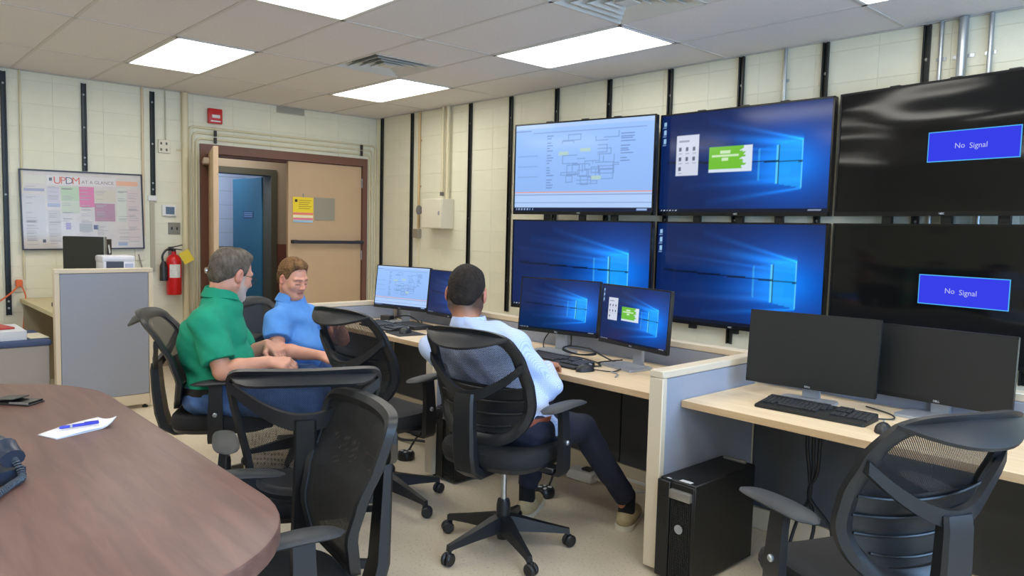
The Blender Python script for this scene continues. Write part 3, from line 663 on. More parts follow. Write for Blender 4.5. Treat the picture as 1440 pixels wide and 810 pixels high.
# ------------------------------------------------------------------ desk monitors
M_SILVER = mat('silver_stand', (168, 172, 178), 0.35, 0.4)
M_MONB = mat('monitor_black', (22, 23, 25), 0.35)
DESK = 0.73
def monitor(c, yaw, tilt, kind, lb, w=0.545, h=0.324, nm='monitor'):
    """c: centre of the panel"""
    t = thing(nm, lb, 'monitor', (c[0], c[1], DESK), yaw, 'desk monitors')
    M = Matrix.Translation((0, 0, c[2]-DESK)) @ Matrix.Rotation(-tilt, 4, 'X')
    m = MB(); m.box((0, 0.014, 0), (w, 0.024, h), None, 0.004, 1, M); m.box((0, 0.036, -0.02), (w*0.62, 0.03, h*0.62), None, 0.008, 1, M); m.build('housing', M_MONB, t)
    m = MB(); s, bt = 0.007, 0.019
    for lo, hi in (((-w/2, -0.001, h/2-s), (w/2, 0.004, h/2)), ((-w/2, -0.001, -h/2), (w/2, 0.004, -h/2+bt)), ((-w/2, -0.001, -h/2), (-w/2+s, 0.004, h/2)), ((w/2-s, -0.001, -h/2), (w/2, 0.004, h/2))):
        m.box([(a+b)/2 for a, b in zip(lo, hi)], [b-a for a, b in zip(lo, hi)], None, 0, 1, M)
    bz = m.build('bezel', M_MONB, t)
    lg = link('logo', text_mesh('DELL', 0.011), M_LOGO, bz); lg.matrix_local = M @ Matrix.Translation((0, -0.0014, -h/2+bt/2)) @ Matrix.Rotation(PI/2, 4, 'X')
    if kind == 'off':
        m = MB(); m.box((0, 0.001, (bt-s)/2), (w-2*s, 0.004, h-s-bt), None, 0, 1, M); m.build('display', M_MATTEOFF, t)
    else:
        d = link('display', screen_mesh(kind, w-2*s, h-s-bt), None, t); d.matrix_local = M @ Matrix.Translation((0, 0.0008, (bt-s)/2))
    top = c[2]-DESK
    m = MB(); m.box((0, 0.05, (top+0.01)/2), (0.075, 0.02, top+0.01), None, 0.004); m.box((0, 0.04, top-0.02), (0.07, 0.03, 0.07), None, 0.006); m.build('stand_post', M_SILVER, t)
    m = MB()
    pl = [(-0.12, -0.115), (0.12, -0.115), (0.125, -0.10), (0.115, 0.045), (0.1, 0.06), (-0.1, 0.06), (-0.115, 0.045), (-0.125, -0.10)]
    m.prism(pl, lambda a, b: (a, b, 0.001), lambda a, b: (a*0.985, b*0.985, 0.012)); m.build('stand_base', M_SILVER, t)
    return t
monitor((3.124, -1.722, 0.991), 0.207, 0.12, 'diagram', 'desk monitor showing the pale diagram page at the far left desk')
monitor((3.69, -1.70, 0.985), -0.05, 0.08, 'hero', 'dark blue desk monitor partly hidden behind the head of the seated man')
monitor((4.731, -1.705, 0.999), 0.217, 0.096, 'hero', 'desk monitor with blue window wallpaper, middle desk, left of the pair')
monitor((5.315, -1.741, 0.995), -0.194, 0.061, 'apps', 'desk monitor with a green splash box, middle desk, right of the pair')
monitor((6.293, -1.760, 0.949), 0.141, 0.077, 'off', 'switched-off desk monitor behind the keyboard on the right desk')
monitor((6.75, -1.60, 0.937), 0.0, 0.05, 'off', 'switched-off desk monitor at the right edge, behind the front chair', 0.52, 0.30)
# ------------------------------------------------------------------ workstation panels (cubicle walls)
def panel(name, lb, axis, fixed, a0, a1, h, th=0.07, group='cubicle panels', z0=0.0, faces=(1, 1), base=0.11):
    """axis 'x': runs along x at y=fixed (centre); axis 'y': runs along y at x=fixed"""
    L = a1-a0
    t = thing(name, lb, 'partition', (((a0+a1)/2, fixed, 0) if axis == 'x' else (fixed, (a0+a1)/2, 0)), 0 if axis == 'x' else PI/2, group)
    m = MB(); f = 0.032
    m.b2((-L/2, -th/2, h-f), (L/2, th/2, h), 0.004); m.b2((-L/2, -th/2, 0.02), (-L/2+f, th/2, h-f), 0.003); m.b2((L/2-f, -th/2, 0.02), (L/2, th/2, h-f), 0.003)
    m.build('frame', M_PANELFRM, t)
    for s in (-1, 1):
        m = MB(); m.box((0, s*(th/2-0.011), (h-f+base)/2), (L-2*f-0.004, 0.016, h-f-base-0.004), None, 0.004); m.build('fabric_panel', M_PANELFAB, t)
    m = MB(); m.b2((-L/2+f, -th/2+0.006, 0.03), (L/2-f, th/2-0.006, base), 0.002); m.build('base_cover', M_PANELFRM, t)
    for s in (-1, 1):
        m = MB(); m.lathe([(0, 0), (0.022, 0), (0.022, 0.012), (0.01, 0.016), (0.01, 0.03), (0, 0.03)], 12, (s*(L/2-0.06), 0, 0)); m.build('glide', M_BLK, t)
    return t
panel('cubicle_panel', 'cream-framed grey divider between the middle and right desks', 'y', 5.905, -2.32, -1.537, 0.868)
panel('cubicle_panel', 'low grey divider at the far left end of the desk row', 'y', 2.765, -2.34, -1.537, 0.868)
panel('cubicle_panel', 'long low cream-topped panel running behind the desks', 'x', -1.5, 2.73, 7.6, 0.868)
panel('cubicle_panel', 'cream and grey support panel under the desktop joint', 'y', 4.335, -2.34, -1.537, 0.70)
panel('cubicle_panel', 'grey divider at the right end of the right desk', 'y', 7.565, -2.32, -1.537, 0.868)
panel('cubicle_partition', 'tall grey cream-framed partition standing in front of the left desk', 'y', 1.645, -3.69, -3.03, 1.082)

# charcoal knee-space boards under the desks
for x0, x1, lb in ((2.80, 4.30, 'charcoal knee-space board under the far left desk'), (4.37, 5.87, 'charcoal knee-space board under the middle desk'), (5.94, 7.53, 'charcoal knee-space board under the right desk')):
    t = thing('modesty_board', lb, 'board', ((x0+x1)/2, -1.56, 0.0), 0, 'boards under the desks')
    m = MB(); w = (x1-x0)/2-0.004
    m.b2((-w, -0.008, 0.13), (-0.004, 0.012, 0.695), 0.002); m.build('board', M_DARKFAB, t)
    m = MB(); m.b2((0.004, -0.008, 0.13), (w, 0.012, 0.695), 0.002); m.build('board', M_DARKFAB, t)
    m = MB(); m.b2((-w, -0.012, 0.02), (w, 0.014, 0.126), 0.003); m.build('raceway', M_PANELFRM, t)
    m = MB(); m.b2((-w+0.6, -0.018, 0.045), (w, -0.012, 0.06)); m.build('raceway_trim', M_WHITE, t)

# ------------------------------------------------------------------ desktops
for x0, x1, lb in ((2.803, 4.335, 'maple desktop of the far left workstation'), (4.338, 5.868, 'maple desktop of the middle workstation, in front of the seated man'), (5.942, 7.528, 'maple desktop of the right workstation')):
    t = thing('desktop', lb, 'desk', ((x0+x1)/2, -1.86, 0.70), 0, 'maple desktops')
    w = (x1-x0)/2
    m = MB(); m.b2((-w, -0.32, 0.002), (w, 0.32, DESK-0.70), 0.001); m.build('top', M_LAM, t)
    m = MB(); m.b2((-w, -0.324, 0.001), (w, -0.32, DESK-0.701)); m.build('edge_band', M_LAMEDGE, t)
    for s in (-1, 1):
        m = MB(); m.prism([(-0.28, 0.0), (0.28, 0.0), (0.28, -0.12), (0.2, -0.12), (-0.25, -0.02)], lambda a, b, s=s: (s*(w-0.06)-0.012, a, b), lambda a, b, s=s: (s*(w-0.06)+0.012, a, b)); m.build('bracket', M_BLK, t)

# ------------------------------------------------------------------ keyboards, mice
def keyboard(c, yaw, lb):
    t = thing('keyboard', lb, 'keyboard', (c[0], c[1], DESK+0.001), yaw, 'black keyboards')
    m = MB(); w, d = 0.222, 0.068
    pl = [(-w, -d-0.012), (-w+0.01, -d-0.02), (w-0.01, -d-0.02), (w, -d-0.012), (w, d), (w-0.006, d+0.006), (-w+0.006, d+0.006), (-w, d)]
    hz = lambda b: 0.012+0.014*(b+d)/(2*d)
    m.prism(pl, lambda a, b: (a, b, 0.0), lambda a, b: (a*0.99, b*0.98, hz(b))); m.build('case', mat('keyboard_case', (20, 21, 22), 0.5), t)
    m = MB(); kx = 0.0195
    rows = [(0.058, [i for i in range(13)]), (0.034, range(14)), (0.016, range(14)), (-0.002, range(13)), (-0.020, range(12)), (-0.039, [0, 1, 2, 9, 10, 11])]
    for y, ks in rows:
        for k in ks: m.box((-0.205+k*kx+(0.005 if y < 0.03 else 0), y, hz(y)+0.003), (0.0165, 0.0155, 0.008), (0.1, 0, 0))
        for k in range(3):
            if y not in (-0.002,): m.box((0.085+k*kx, y, hz(y)+0.003), (0.0165, 0.0155, 0.008), (0.1, 0, 0))
        if y < 0.05:
            for k in range(4): m.box((0.151+k*kx, y, hz(y)+0.003), (0.0165, 0.0155, 0.008), (0.1, 0, 0))
    m.box((-0.08, -0.039, hz(-0.039)+0.003), (0.115, 0.0155, 0.008), (0.1, 0, 0))
    stuff(m.build('keys', mat('key_black', (50, 51, 54), 0.45), t, smooth=False))
    return t
keyboard((6.41, -1.935), 0.055, 'black keyboard on the right desk below a switched-off monitor')
keyboard((4.98, -1.965), -0.03, 'black keyboard on the middle desk beside the mouse and loose cables')
keyboard((3.30, -1.98), -0.06, 'black keyboard on the far left desk behind the dark mouse pad')
def mouse(c, yaw, lb):
    m = MB(); L = []
    for i in range(9):
        s = -1+2*i/8; wy = 0.031*math.sqrt(max(0.02, 1-abs(s)**2.6)); hh = 0.036*math.sqrt(max(0.02, 1-abs(s)**2.2))*(1-0.15*s)
        L.append([Vector((wy*math.cos(a), s*0.056, max(0.0, hh*math.sin(a)))) for a in [PI*k/8 for k in range(9)]])
    m.loft(L); t = thing('computer_mouse', lb, 'mouse', (c[0], c[1], c[2] if len(c) > 2 else DESK+0.001), yaw, 'computer mice')
    m.build('shell', mat('mouse_black', (34, 35, 38), 0.4), t)
    m = MB(); m.box((0, 0.03, 0.033), (0.006, 0.02, 0.008), (-0.3, 0, 0), 0.002); m.build('wheel', M_GREYMET, t)
mouse((5.25, -2.03), -0.25, 'black computer mouse on the middle desk at the right end of the keyboard')
mouse((6.705, -2.01), 0.35, 'black computer mouse on the right desk partly behind the front chair')
m = MB(); m.box((3.63, -2.03, DESK+0.0025), (0.24, 0.20, 0.003), (0, 0, -0.15), 0.001)
tag(m.build('mouse_pad', mat('pad_black', (40, 40, 44), 0.8)), 'dark mouse pad on the far left desk', 'mouse pad')
mouse((3.62, -2.02, DESK+0.0045), 0.3, 'dark computer mouse lying on the mouse pad of the far left desk')

# ------------------------------------------------------------------ cables
M_CABLE = mat('cable_black', (22, 22, 24), 0.5)
def cable(pts, r, lb, nm='cable', material=None, group='desk cables'):
    m = MB(); m.tube(smoothpath(pts, 6), r, 6); return tag(m.build(nm, material or M_CABLE), lb, 'cable', group)
z = DESK+0.006
def ring(cx, cy, a, b, ph, zz, n=9, f=1.0): return [(cx+a*math.cos(ph+2*PI*f*k/n), cy+b*math.sin(ph+2*PI*f*k/n), zz+0.012*math.sin(3*ph+4*PI*k/n)) for k in range(n+1)]
cable([(4.80, -1.66, 0.86), (4.84, -1.70, 0.79)]+ring(4.93, -1.73, 0.12, 0.055, 2.6, z+0.03, 9, 1.8)+[(5.2, -1.72, z), (5.34, -1.66, z)], 0.0045, 'coiled black cable between the two monitor stands of the middle desk')
cable([(4.60, -1.62, 0.84), (4.58, -1.66, 0.78), (4.64, -1.72, z), (4.74, -1.78, z), (4.86, -1.80, z), (5.0, -1.79, z+0.004), (5.2, -1.83, z)], 0.004, 'loose black cable crossing behind the keyboard on the middle desk')
cable([(5.24, -1.72, z+0.02), (5.14, -1.80, z), (5.22, -1.88, z), (5.12, -1.93, z), (5.04, -1.9, z)], 0.004, 'short looped black cable behind the mouse on the middle desk')
cable([(5.27, -1.98, z), (5.36, -1.95, z), (5.34, -1.85, z), (5.33, -1.75, z)], 0.003, 'thin mouse cable on the middle desk')
cable([(5.36, -1.96, z), (5.42, -1.98, z), (5.455, -2.04, z-0.002)], 0.0035, 'short grey cable end lying on the middle desk', material=mat('cable_grey', (150, 152, 160), 0.5))
cable([(6.60, -1.86, z), (6.66, -1.80, z), (6.62, -1.72, z), (6.5, -1.66, z)], 0.003, 'thin black cable behind the keyboard of the right desk')
cable([(6.715, -1.945, z), (6.78, -1.85, z), (6.82, -1.72, z), (6.85, -1.62, z)], 0.003, 'thin mouse cable on the right desk')
for k, lb in enumerate(('left of three black cables hanging under the right desk', 'middle of three black cables hanging under the right desk', 'right of three black cables hanging under the right desk')):
    x = 6.29+0.028*k
    cable([(x, -1.72, 0.70), (x+0.004, -1.74, 0.55), (x+0.01-0.01*k, -1.72, 0.42), (x-0.03*(k-1)-0.02, -1.70, 0.30), (x-0.06+0.05*k, -1.66, 0.16), (x-0.08+0.06*k, -1.70, 0.02)], 0.008, lb, group='cables hanging under the right desk')
cable([(2.98, -1.66, z), (3.06, -1.74, z+0.03), (3.2, -1.70, z+0.05), (3.3, -1.66, z), (3.38, -1.72, z+0.03)], 0.005, 'tangled black cable behind the stand of the far left monitor')
cable([(3.05, -1.62, z), (2.95, -1.70, z+0.02), (3.1, -1.80, z), (3.25, -1.78, z+0.01)], 0.004, 'second tangled black cable beside the small black adapter')
m = MB(); m.box((2.98, -1.75, DESK+0.022), (0.09, 0.06, 0.042), (0, 0, 0.3), 0.004); tag(m.build('adapter', M_BLK), 'small black adapter box on the far left desk', 'adapter')
m = MB(); m.box((3.40, -1.80, DESK+0.014), (0.30, 0.16, 0.026), (0, 0, -0.1), 0.004); tag(m.build('laptop_dock', M_BLK), 'flat black unit under the second far left monitor', 'dock')
# floor cables and outlet pods under the desks
M_POD = mat('pod_black', (30, 30, 32), 0.35)
def pod(c, pts, lb, lb2):
    t = thing('outlet_pod', lb, 'outlet', c, 0.4, 'outlet pods on the floor')
    m = MB(); m.lathe([(0, 0), (0.05, 0), (0.055, 0.01), (0.055, 0.035), (0.045, 0.05), (0, 0.052)], 18); m.build('body', M_POD, t)
    for k in range(4):
        m = MB(); m.box((0.026*math.cos(PI/2*k+0.4), 0.026*math.sin(PI/2*k+0.4), 0.0525), (0.02, 0.014, 0.004), (0, 0, PI/2*k)); m.build('socket', M_WHITE, t)
    cable(pts, 0.007, lb2, 'pod_cord', group='floor cords')
pod((4.985, -2.03, 0.0), [(4.985, -2.0, 0.05), (4.97, -1.95, 0.12), (4.88, -1.90, 0.14), (4.78, -1.8, 0.10), (4.66, -1.7, 0.02)], 'black round outlet pod with white sockets on the floor under the middle desk', 'black cord of the outlet pod under the middle desk')
pod((3.98, -2.25, 0.0), [(3.98, -2.23, 0.05), (3.95, -2.12, 0.14), (3.85, -1.95, 0.12), (3.7, -1.75, 0.02)], 'black round outlet pod with white sockets on the floor under the far left desk', 'black cord of the outlet pod under the far left desk')
t = thing('power_strip', 'white power adapter block on the floor against the knee-space board', 'power strip', (4.93, -1.66, 0.0), 0.1)
m = MB(); m.b2((-0.09, -0.05, 0), (0.09, 0.05, 0.06), 0.008); m.build('body', M_WHITE, t)
m = MB(); m.b2((0.0, -0.02, 0.06), (0.06, 0.03, 0.075), 0.004); m.build('plug', M_BLK, t)
cable([(5.0, -1.66, 0.03), (5.15, -1.67, 0.03), (5.3, -1.66, 0.03), (5.45, -1.62, 0.07)], 0.008, 'white cord lying on the floor along the knee-space board', 'floor_cord', mat('cord_white', (200, 196, 186), 0.5), 'floor cords')
cable([(3.3, -1.9, 0.012), (3.6, -2.05, 0.012), (3.8, -2.0, 0.03), (3.95, -1.9, 0.012), (4.2, -1.8, 0.012)], 0.009, 'dark cord snaking on the floor under the far left desk', 'floor_cord', None, 'floor cords')

# ------------------------------------------------------------------ computer towers
M_TOWER = mat('tower_black', (20, 21, 22), 0.45); M_GRILL = mat('tower_grille', (44, 45, 46), 0.5, 0.3)
def tower(x0, x1, y0, y1, h, lb):
    cx = (x0+x1)/2; w = (x1-x0)/2; D = y1-y0
    t = thing('computer_tower', lb, 'computer', (cx, y0, 0), 0, 'black computer towers')
    m = MB(); m.b2((-w, 0.02, 0.012), (w, D, h), 0.004); m.build('case', M_TOWER, t)
    m = MB(); m.b2((-w, 0.0, 0.014), (-w*0.28, 0.02, h-0.006), 0.003); m.b2((-w*0.28, 0.008, 0.014), (w, 0.02, h-0.006), 0.002); m.build('front_bezel', M_TOWER, t)
    m = MB()
    nx, nz = 11, 30; gx0, gx1, gz0, gz1 = -w*0.22, w-0.008, 0.03, h-0.075
    for i in range(nx):
        x = gx0+(gx1-gx0)*(i+0.5)/nx; m.b2((x-0.0014, 0.003, gz0), (x+0.0014, 0.008, gz1))
    for k in range(nz):
        zz = gz0+(gz1-gz0)*(k+0.5)/nz; m.b2((gx0, 0.004, zz-0.0014), (gx1, 0.008, zz+0.0014))
    stuff(m.build('grille', M_GRILL, t, smooth=False))
    m = MB(); m.b2((-w*0.25, -0.012, h-0.068), (w-0.006, 0.02, h-0.03), 0.006, 2); m.build('silver_handle', mat('tower_handle', (150, 148, 142), 0.3, 0.5), t)
    m = MB(); m.lathe([(0.014, 0), (0.019, 0.0), (0.019, 0.004), (0.014, 0.004)], 24, (0, 0, 0), Matrix.Translation((w*0.33, -0.001, h*0.56)) @ Matrix.Rotation(PI/2, 4, 'X')); lg = m.build('logo_ring', M_SILVER, t)
    link('logo_letters', text_mesh('DELL', 0.013), M_SILVER, lg, (w*0.33, -0.002, h*0.56), (PI/2, 0, 0))
    m = MB()
    for k in range(3): m.box((-w*0.62, -0.001, h-0.05-k*0.012), (0.03, 0.003, 0.004))
    for k in range(2): m.box((-w*0.6, -0.001, h*0.6-k*0.02), (0.012, 0.003, 0.008))
    m.build('ports', M_GRILL, t)
    m = MB(); m.b2((0.0, 0.03, h), (0.055, 0.055, h+0.0006)); m.b2((-0.055, 0.02, h), (-0.035, 0.032, h+0.0006)); m.build('stickers', mat('sticker_white', (206, 208, 212), 0.5), t)
    m = MB(); m.b2((-w+0.03, D-0.04, h-0.001), (w-0.03, D-0.02, h+0.014), 0.004); m.build('rear_handle', mat('tower_handle', (150, 148, 142)), t)
tower(5.95, 6.122, -2.345, -1.86, 0.43, 'black computer tower with a silver handle beside the divider, right desk')
tower(4.376, 4.545, -2.315, -1.86, 0.43, 'black computer tower under the middle desk behind the seated man')

# ------------------------------------------------------------------ conference table
def wood_dark():
    m = bpy.data.materials.new('mahogany'); m.use_nodes = True; nt = m.node_tree; b = nt.nodes['Principled BSDF']
    tc = nt.nodes.new('ShaderNodeTexCoord'); mp = nt.nodes.new('ShaderNodeMapping'); mp.inputs['Scale'].default_value = (1.0, 9.0, 9.0); nt.links.new(tc.outputs['Object'], mp.inputs[0])
    n = nt.nodes.new('ShaderNodeTexNoise'); n.inputs['Scale'].default_value = 3.0; n.inputs['Detail'].default_value = 9; n.inputs['Distortion'].default_value = 0.6; nt.links.new(mp.outputs[0], n.inputs['Vector'])
    r = nt.nodes.new('ShaderNodeValToRGB'); r.color_ramp.elements[0].position = 0.3; r.color_ramp.elements[1].position = 0.72
    r.color_ramp.elements[0].color = (*lin((94, 66, 59)), 1); r.color_ramp.elements[1].color = (*lin((117, 85, 76)), 1)
    nt.links.new(n.outputs['Fac'], r.inputs[0]); nt.links.new(r.outputs[0], b.inputs['Base Color']); b.inputs['Roughness'].default_value = 0.4
    return m
M_MAHO = wood_dark()
def corner(cx, cy, r, a0, a1, n=14): return [(cx+r*math.cos(a0+(a1-a0)*k/n), cy+r*math.sin(a0+(a1-a0)*k/n)) for k in range(n+1)]
outl = corner(5.95, -4.467, 0.42, 0, PI/2)+corner(4.52, -4.60, 0.55, PI/2, PI)+corner(4.52, -5.3, 0.55, PI, 1.5*PI)+corner(5.95, -5.43, 0.42, 1.5*PI, 2*PI)
t = thing('conference_table', 'mahogany conference table with rounded corners in the left foreground', 'table', (5.15, -4.9, 0))
m = MB(); q = [(a-5.15, b+4.9) for a, b in outl]
m.loft([[Vector((a*s, b*s, z)) for a, b in q] for s, z in ((0.985, 0.69), (0.998, 0.692), (1.0, 0.697), (1.0, 0.734), (0.998, 0.739), (0.994, 0.741))]); m.build('top', M_MAHO, t, angle=25)
for s in (-1, 1):
    m = MB(); m.b2((s*0.62-0.03, -0.35, 0.0), (s*0.62+0.03, 0.35, 0.69), 0.004); m.build('leg_panel', M_MAHO, t)
m = MB(); m.b2((-0.59, -0.02, 0.25), (0.59, 0.02, 0.69)); m.build('stretcher_board', M_MAHO, t)
TT = 0.7412
# mobile phone in a dark folding case
t = thing('mobile_phone', 'dark mobile phone in a folded case on the mahogany table', 'phone', (4.465, -4.352, TT), math.radians(40))
m = MB(); m.b2((-0.078, -0.042, 0), (0.078, 0.042, 0.006), 0.002); m.build('case_back', M_BLK, t)
m = MB(); m.b2((-0.074, -0.038, 0.006), (0.074, 0.038, 0.013), 0.002); m.build('screen', M_BLKG, t)
m = MB(); m.box((-0.03, 0.0, 0.018), (0.09, 0.08, 0.005), (0, -0.08, 0), 0.002); m.build('case_flap', M_BLK, t)
m = MB(); m.b2((-0.0, -0.043, 0.006), (0.076, -0.0385, 0.012)); m.build('steel_edge', M_STEEL, t)
# folded paper with a pen
P = [Vector((5.005, -4.384)), Vector((5.095, -4.348)), Vector((5.024, -4.157)), Vector((4.876, -4.178))]
m = MB(); NS = 12; rows = []
for lay in (0, 1):
    for i in range(NS+1):
        u = i/NS; a = P[0].lerp(P[3], u); b = P[1].lerp(P[2], u); zz = TT+0.0012+lay*0.0025
        pass
for lay in range(2):
    rr = []
    for i in range(NS+1):
        u = i/NS; a = P[0].lerp(P[3], u); b = P[1].lerp(P[2], u)
        row = []
        for j in range(7):
            v = j/6; p = a.lerp(b, v); lift = 0.03*max(0, (u-0.72)/0.28)**2*v*v + lay*(0.002+0.004*math.sin(PI*u))
            row.append((p.x, p.y, TT+0.0012+lift))
        rr.append(row)
    for i in range(NS):
        for j in range(6): m.quad(rr[i][j], rr[i+1][j], rr[i+1][j+1], rr[i][j+1])
bmesh.ops.remove_doubles(m.bm, verts=m.bm.verts, dist=1e-5)
pap = tag(m.build('folded_paper', mat('paper_white', (232, 234, 240), 0.7)), 'folded white paper on the mahogany table under a blue pen', 'paper')
sd = pap.modifiers.new('thick', 'SOLIDIFY'); sd.thickness = 0.0006
t = thing('pen', 'blue pen lying on the folded white paper', 'pen', (5.004, -4.258, TT+0.0155), math.radians(92))
m = MB(); m.tube([(-0.066, 0, 0), (-0.06, 0, 0), (0.05, 0, 0), (0.052, 0, 0)], [0.003, 0.0052, 0.0052, 0.004], 10); m.build('barrel', mat('pen_blue', (52, 62, 190), 0.3), t)
m = MB(); m.tube([(-0.072, 0, 0), (-0.06, 0, 0)], [0.001, 0.003], 8); m.build('tip', M_STEEL, t)
m = MB(); m.box((0.03, 0, 0.0065), (0.045, 0.004, 0.002), None, 0.001); m.build('clip', MATS['pen_blue'], t)
m = MB(); m.tube([(-0.035, 0, 0), (-0.028, 0, 0)], 0.0055, 10); m.build('band', M_STEEL, t)
# desk telephone with coiled cord (only its right end in view)
M_TEL = mat('phone_navy', (36, 46, 62), 0.35)
t = thing('desk_telephone', 'dark navy desk telephone with coiled cord at the left edge of the table', 'telephone', (5.388, -4.610, TT), math.radians(22))
m = MB(); m.prism([(-0.11, 0.0), (0.11, 0.0), (0.11, 0.035), (-0.11, 0.07)], lambda a, b: (a, -0.09, b), lambda a, b: (a, 0.085, b)); m.build('base', M_TEL, t)
m = MB(); L = []
for k in range(13):
    u = -1+2*k/12; x = u*0.105; zz = 0.075+0.028*(1-u*u)+(-0.012 if abs(u) > 0.8 else 0); r = 0.021 if abs(u) < 0.55 else 0.03
    L.append([Vector((x, 0.055+r*math.cos(a)*1.1, zz+r*0.75*math.sin(a))) for a in [2*PI*q/12 for q in range(12)]])
m.loft(L); m.build('handset', M_TEL, t)
m = MB()
for i in range(3):
    for j in range(4): m.box((0.075-j*0.03, -0.06+i*0.026, 0.052+(j-1.5)*0.0045), (0.02, 0.018, 0.008), None, 0.002)
m.build('keypad', M_BLK, t)
m = MB(); base = smoothpath([(0.10, 0.06, 0.06), (0.135, 0.06, 0.02), (0.155, 0.02, 0.012), (0.21, -0.05, 0.012), (0.28, -0.10, 0.012), (0.33, -0.12, 0.012)], 8); hel = []
for i, p in enumerate(base):
    a = i*0.9; q = base[min(i+1, len(base)-1)]-base[max(i-1, 0)]; q.normalize(); sx = q.cross(Vector((0, 0, 1))).normalized(); up = sx.cross(q)
    for s in range(6):
        aa = (i+s/6)*2*PI; pt = p+(base[min(i+1, len(base)-1)]-p)*(s/6); hel.append(pt+sx*math.cos(aa)*0.008+up*math.sin(aa)*0.008)
m.tube(hel, 0.0028, 5); m.build('coiled_cord', mat('cord_slate', (66, 76, 86), 0.4), t)

# ------------------------------------------------------------------ left workstation
t = thing('left_desk', 'pale laminate desk against the door wall behind the tall partition', 'desk', (0.03, -3.36, 0))
M_LAM2 = mat('pale_laminate', (206, 192, 150), 0.45, noise_amt=0.03, scale=8); M_LAM2D = mat('pale_laminate_side', (160, 146, 118), 0.5)
m = MB(); m.b2((0, -0.28, 0.70), (1.56, 0.30, 0.735), 0.002); m.build('top', M_LAM2, t)
m = MB(); m.b2((0.03, -0.26, 0.0), (0.06, 0.28, 0.70)); m.build('side_panel', M_LAM2D, t)
m = MB(); m.b2((0.06, 0.18, 0.25), (1.5, 0.20, 0.70)); m.build('back_panel', M_LAM2D, t)
m = MB(); m.b2((1.49, -0.26, 0.0), (1.52, 0.28, 0.70)); m.build('side_panel', M_LAM2D, t)
t = thing('low_cabinet', 'low grey cabinet with a blue top at the left edge', 'cabinet', (1.28, -4.43, 0))
m = MB(); m.b2((-0.3, -0.7, 0.02), (0.3, 0.72, 0.53), 0.004); m.build('body', mat('cabinet_grey', (156, 150, 146), 0.55), t)
m = MB(); m.b2((-0.32, -0.72, 0.53), (0.315, 0.735, 0.57), 0.012, 2); m.build('top_cushion', mat('cabinet_blue', (60, 78, 116), 0.6, noise_amt=0.06, scale=200), t)
m = MB(); m.b2((1.10, -4.28, 0.571), (1.54, -3.84, 0.64), 0.003); t = tag(m.build('paper_stack', mat('box_white', (212, 214, 222), 0.6)), 'white stack of paper on the blue topped low cabinet', 'paper')
m = MB(); m.box((1.30, -4.05, 0.648), (0.3, 0.26, 0.012), (0, 0, 0.2), 0.002); tag(m.build('red_folder', mat('folder_red', (176, 62, 58), 0.5)), 'red folder lying on the white stack of paper', 'folder')
m = MB(); m.box((1.35, -3.76, 0.5735), (0.30, 0.12, 0.003), (0, 0, 0.05)); tag(m.build('paper_sheet', mat('sheet_cream', (216, 208, 186), 0.7)), 'cream sheet on the blue topped cabinet beside the partition', 'paper')
m = MB(); m.box((1.35, -3.52, 0.738), (0.20, 0.10, 0.004), (0, 0, 0.1)); tag(m.build('desk_sheet', MATS['paper_white']), 'white sheet at the front edge of the left desk', 'paper')
m = MB(); m.box((0.95, -3.50, 0.755), (0.16, 0.09, 0.04), (0, 0, 0.3), 0.012, 2); tag(m.build('desk_gadget', mat('gadget_brown', (72, 58, 56), 0.5)), 'small dark brown object on the left desk beside the partition', 'gadget')
# monitor and printer behind the partition
t = thing('left_monitor', 'dark monitor on the left desk behind the tall partition', 'monitor', (1.0, -3.345, 0.735), math.radians(52))
m = MB(); m.b2((-0.16, -0.012, 0.17), (0.16, 0.0, 0.565), 0.002); m.b2((-0.165, 0.0, 0.16), (0.165, 0.02, 0.57), 0.004); m.build('housing', mat('monitor_screen_dark', (42, 44, 42), 0.25), t)
m = MB(); m.b2((0.158, -0.014, 0.16), (0.167, 0.021, 0.57)); m.build('silver_edge', M_STEEL, t)
m = MB(); m.prism([(-0.1, 0.02), (0.163, 0.02), (0.16, 0.12), (-0.1, 0.12)], lambda a, b: (a, b, 0.2), lambda a, b: (a, b, 0.55)); m.b2((-0.03, 0.02, 0.0), (0.03, 0.08, 0.3)); m.b2((-0.11, -0.06, 0.0), (0.11, 0.12, 0.012)); m.build('back_and_stand', M_BLK, t)
m = MB(); m.box((0.163, 0.07, 0.47), (0.004, 0.02, 0.07), (0.3, 0, 0)); m.build('white_tag', M_WHITE, t)
t = thing('printer', 'white printer with a dark front on the left desk beside the dark monitor', 'printer', (1.27, -3.19, 0.735), 0.0)
m = MB(); m.b2((-0.11, -0.112, 0), (0.11, 0.118, 0.39), 0.012, 2); m.b2((-0.11, -0.118, 0.375), (0.11, 0.12, 0.428), 0.014, 2); m.build('body', mat('printer_white', (222, 222, 228), 0.4), t)
m = MB(); m.b2((0.105, -0.09, 0.08), (0.114, 0.035, 0.385), 0.003); m.build('front_panel', mat('printer_dark', (66, 68, 78), 0.3), t)
m = MB(); m.b2((0.106, 0.045, 0.20), (0.113, 0.105, 0.37), 0.003); m.build('control_panel', mat('printer_lilac', (190, 194, 216), 0.35), t)
# cords on the wall behind the printer
m = MB(); m.tube(smoothpath([(0.02, -2.66, 1.12), (0.05, -2.64, 1.0), (0.04, -2.6, 0.86), (0.05, -2.66, 0.7)]), 0.006, 6)
tag(m.build('hanging_cord', mat('cord_grey', (140, 136, 122), 0.5)), 'grey cord hanging from the outlet behind the printer', 'cord')
m = MB(); m.b2((0.008, -2.69, 1.06), (0.02, -2.61, 1.18), 0.003); tag(m.build('wall_outlet', M_EBOX), 'cream outlet plate at the lower right corner of the poster', 'outlet')
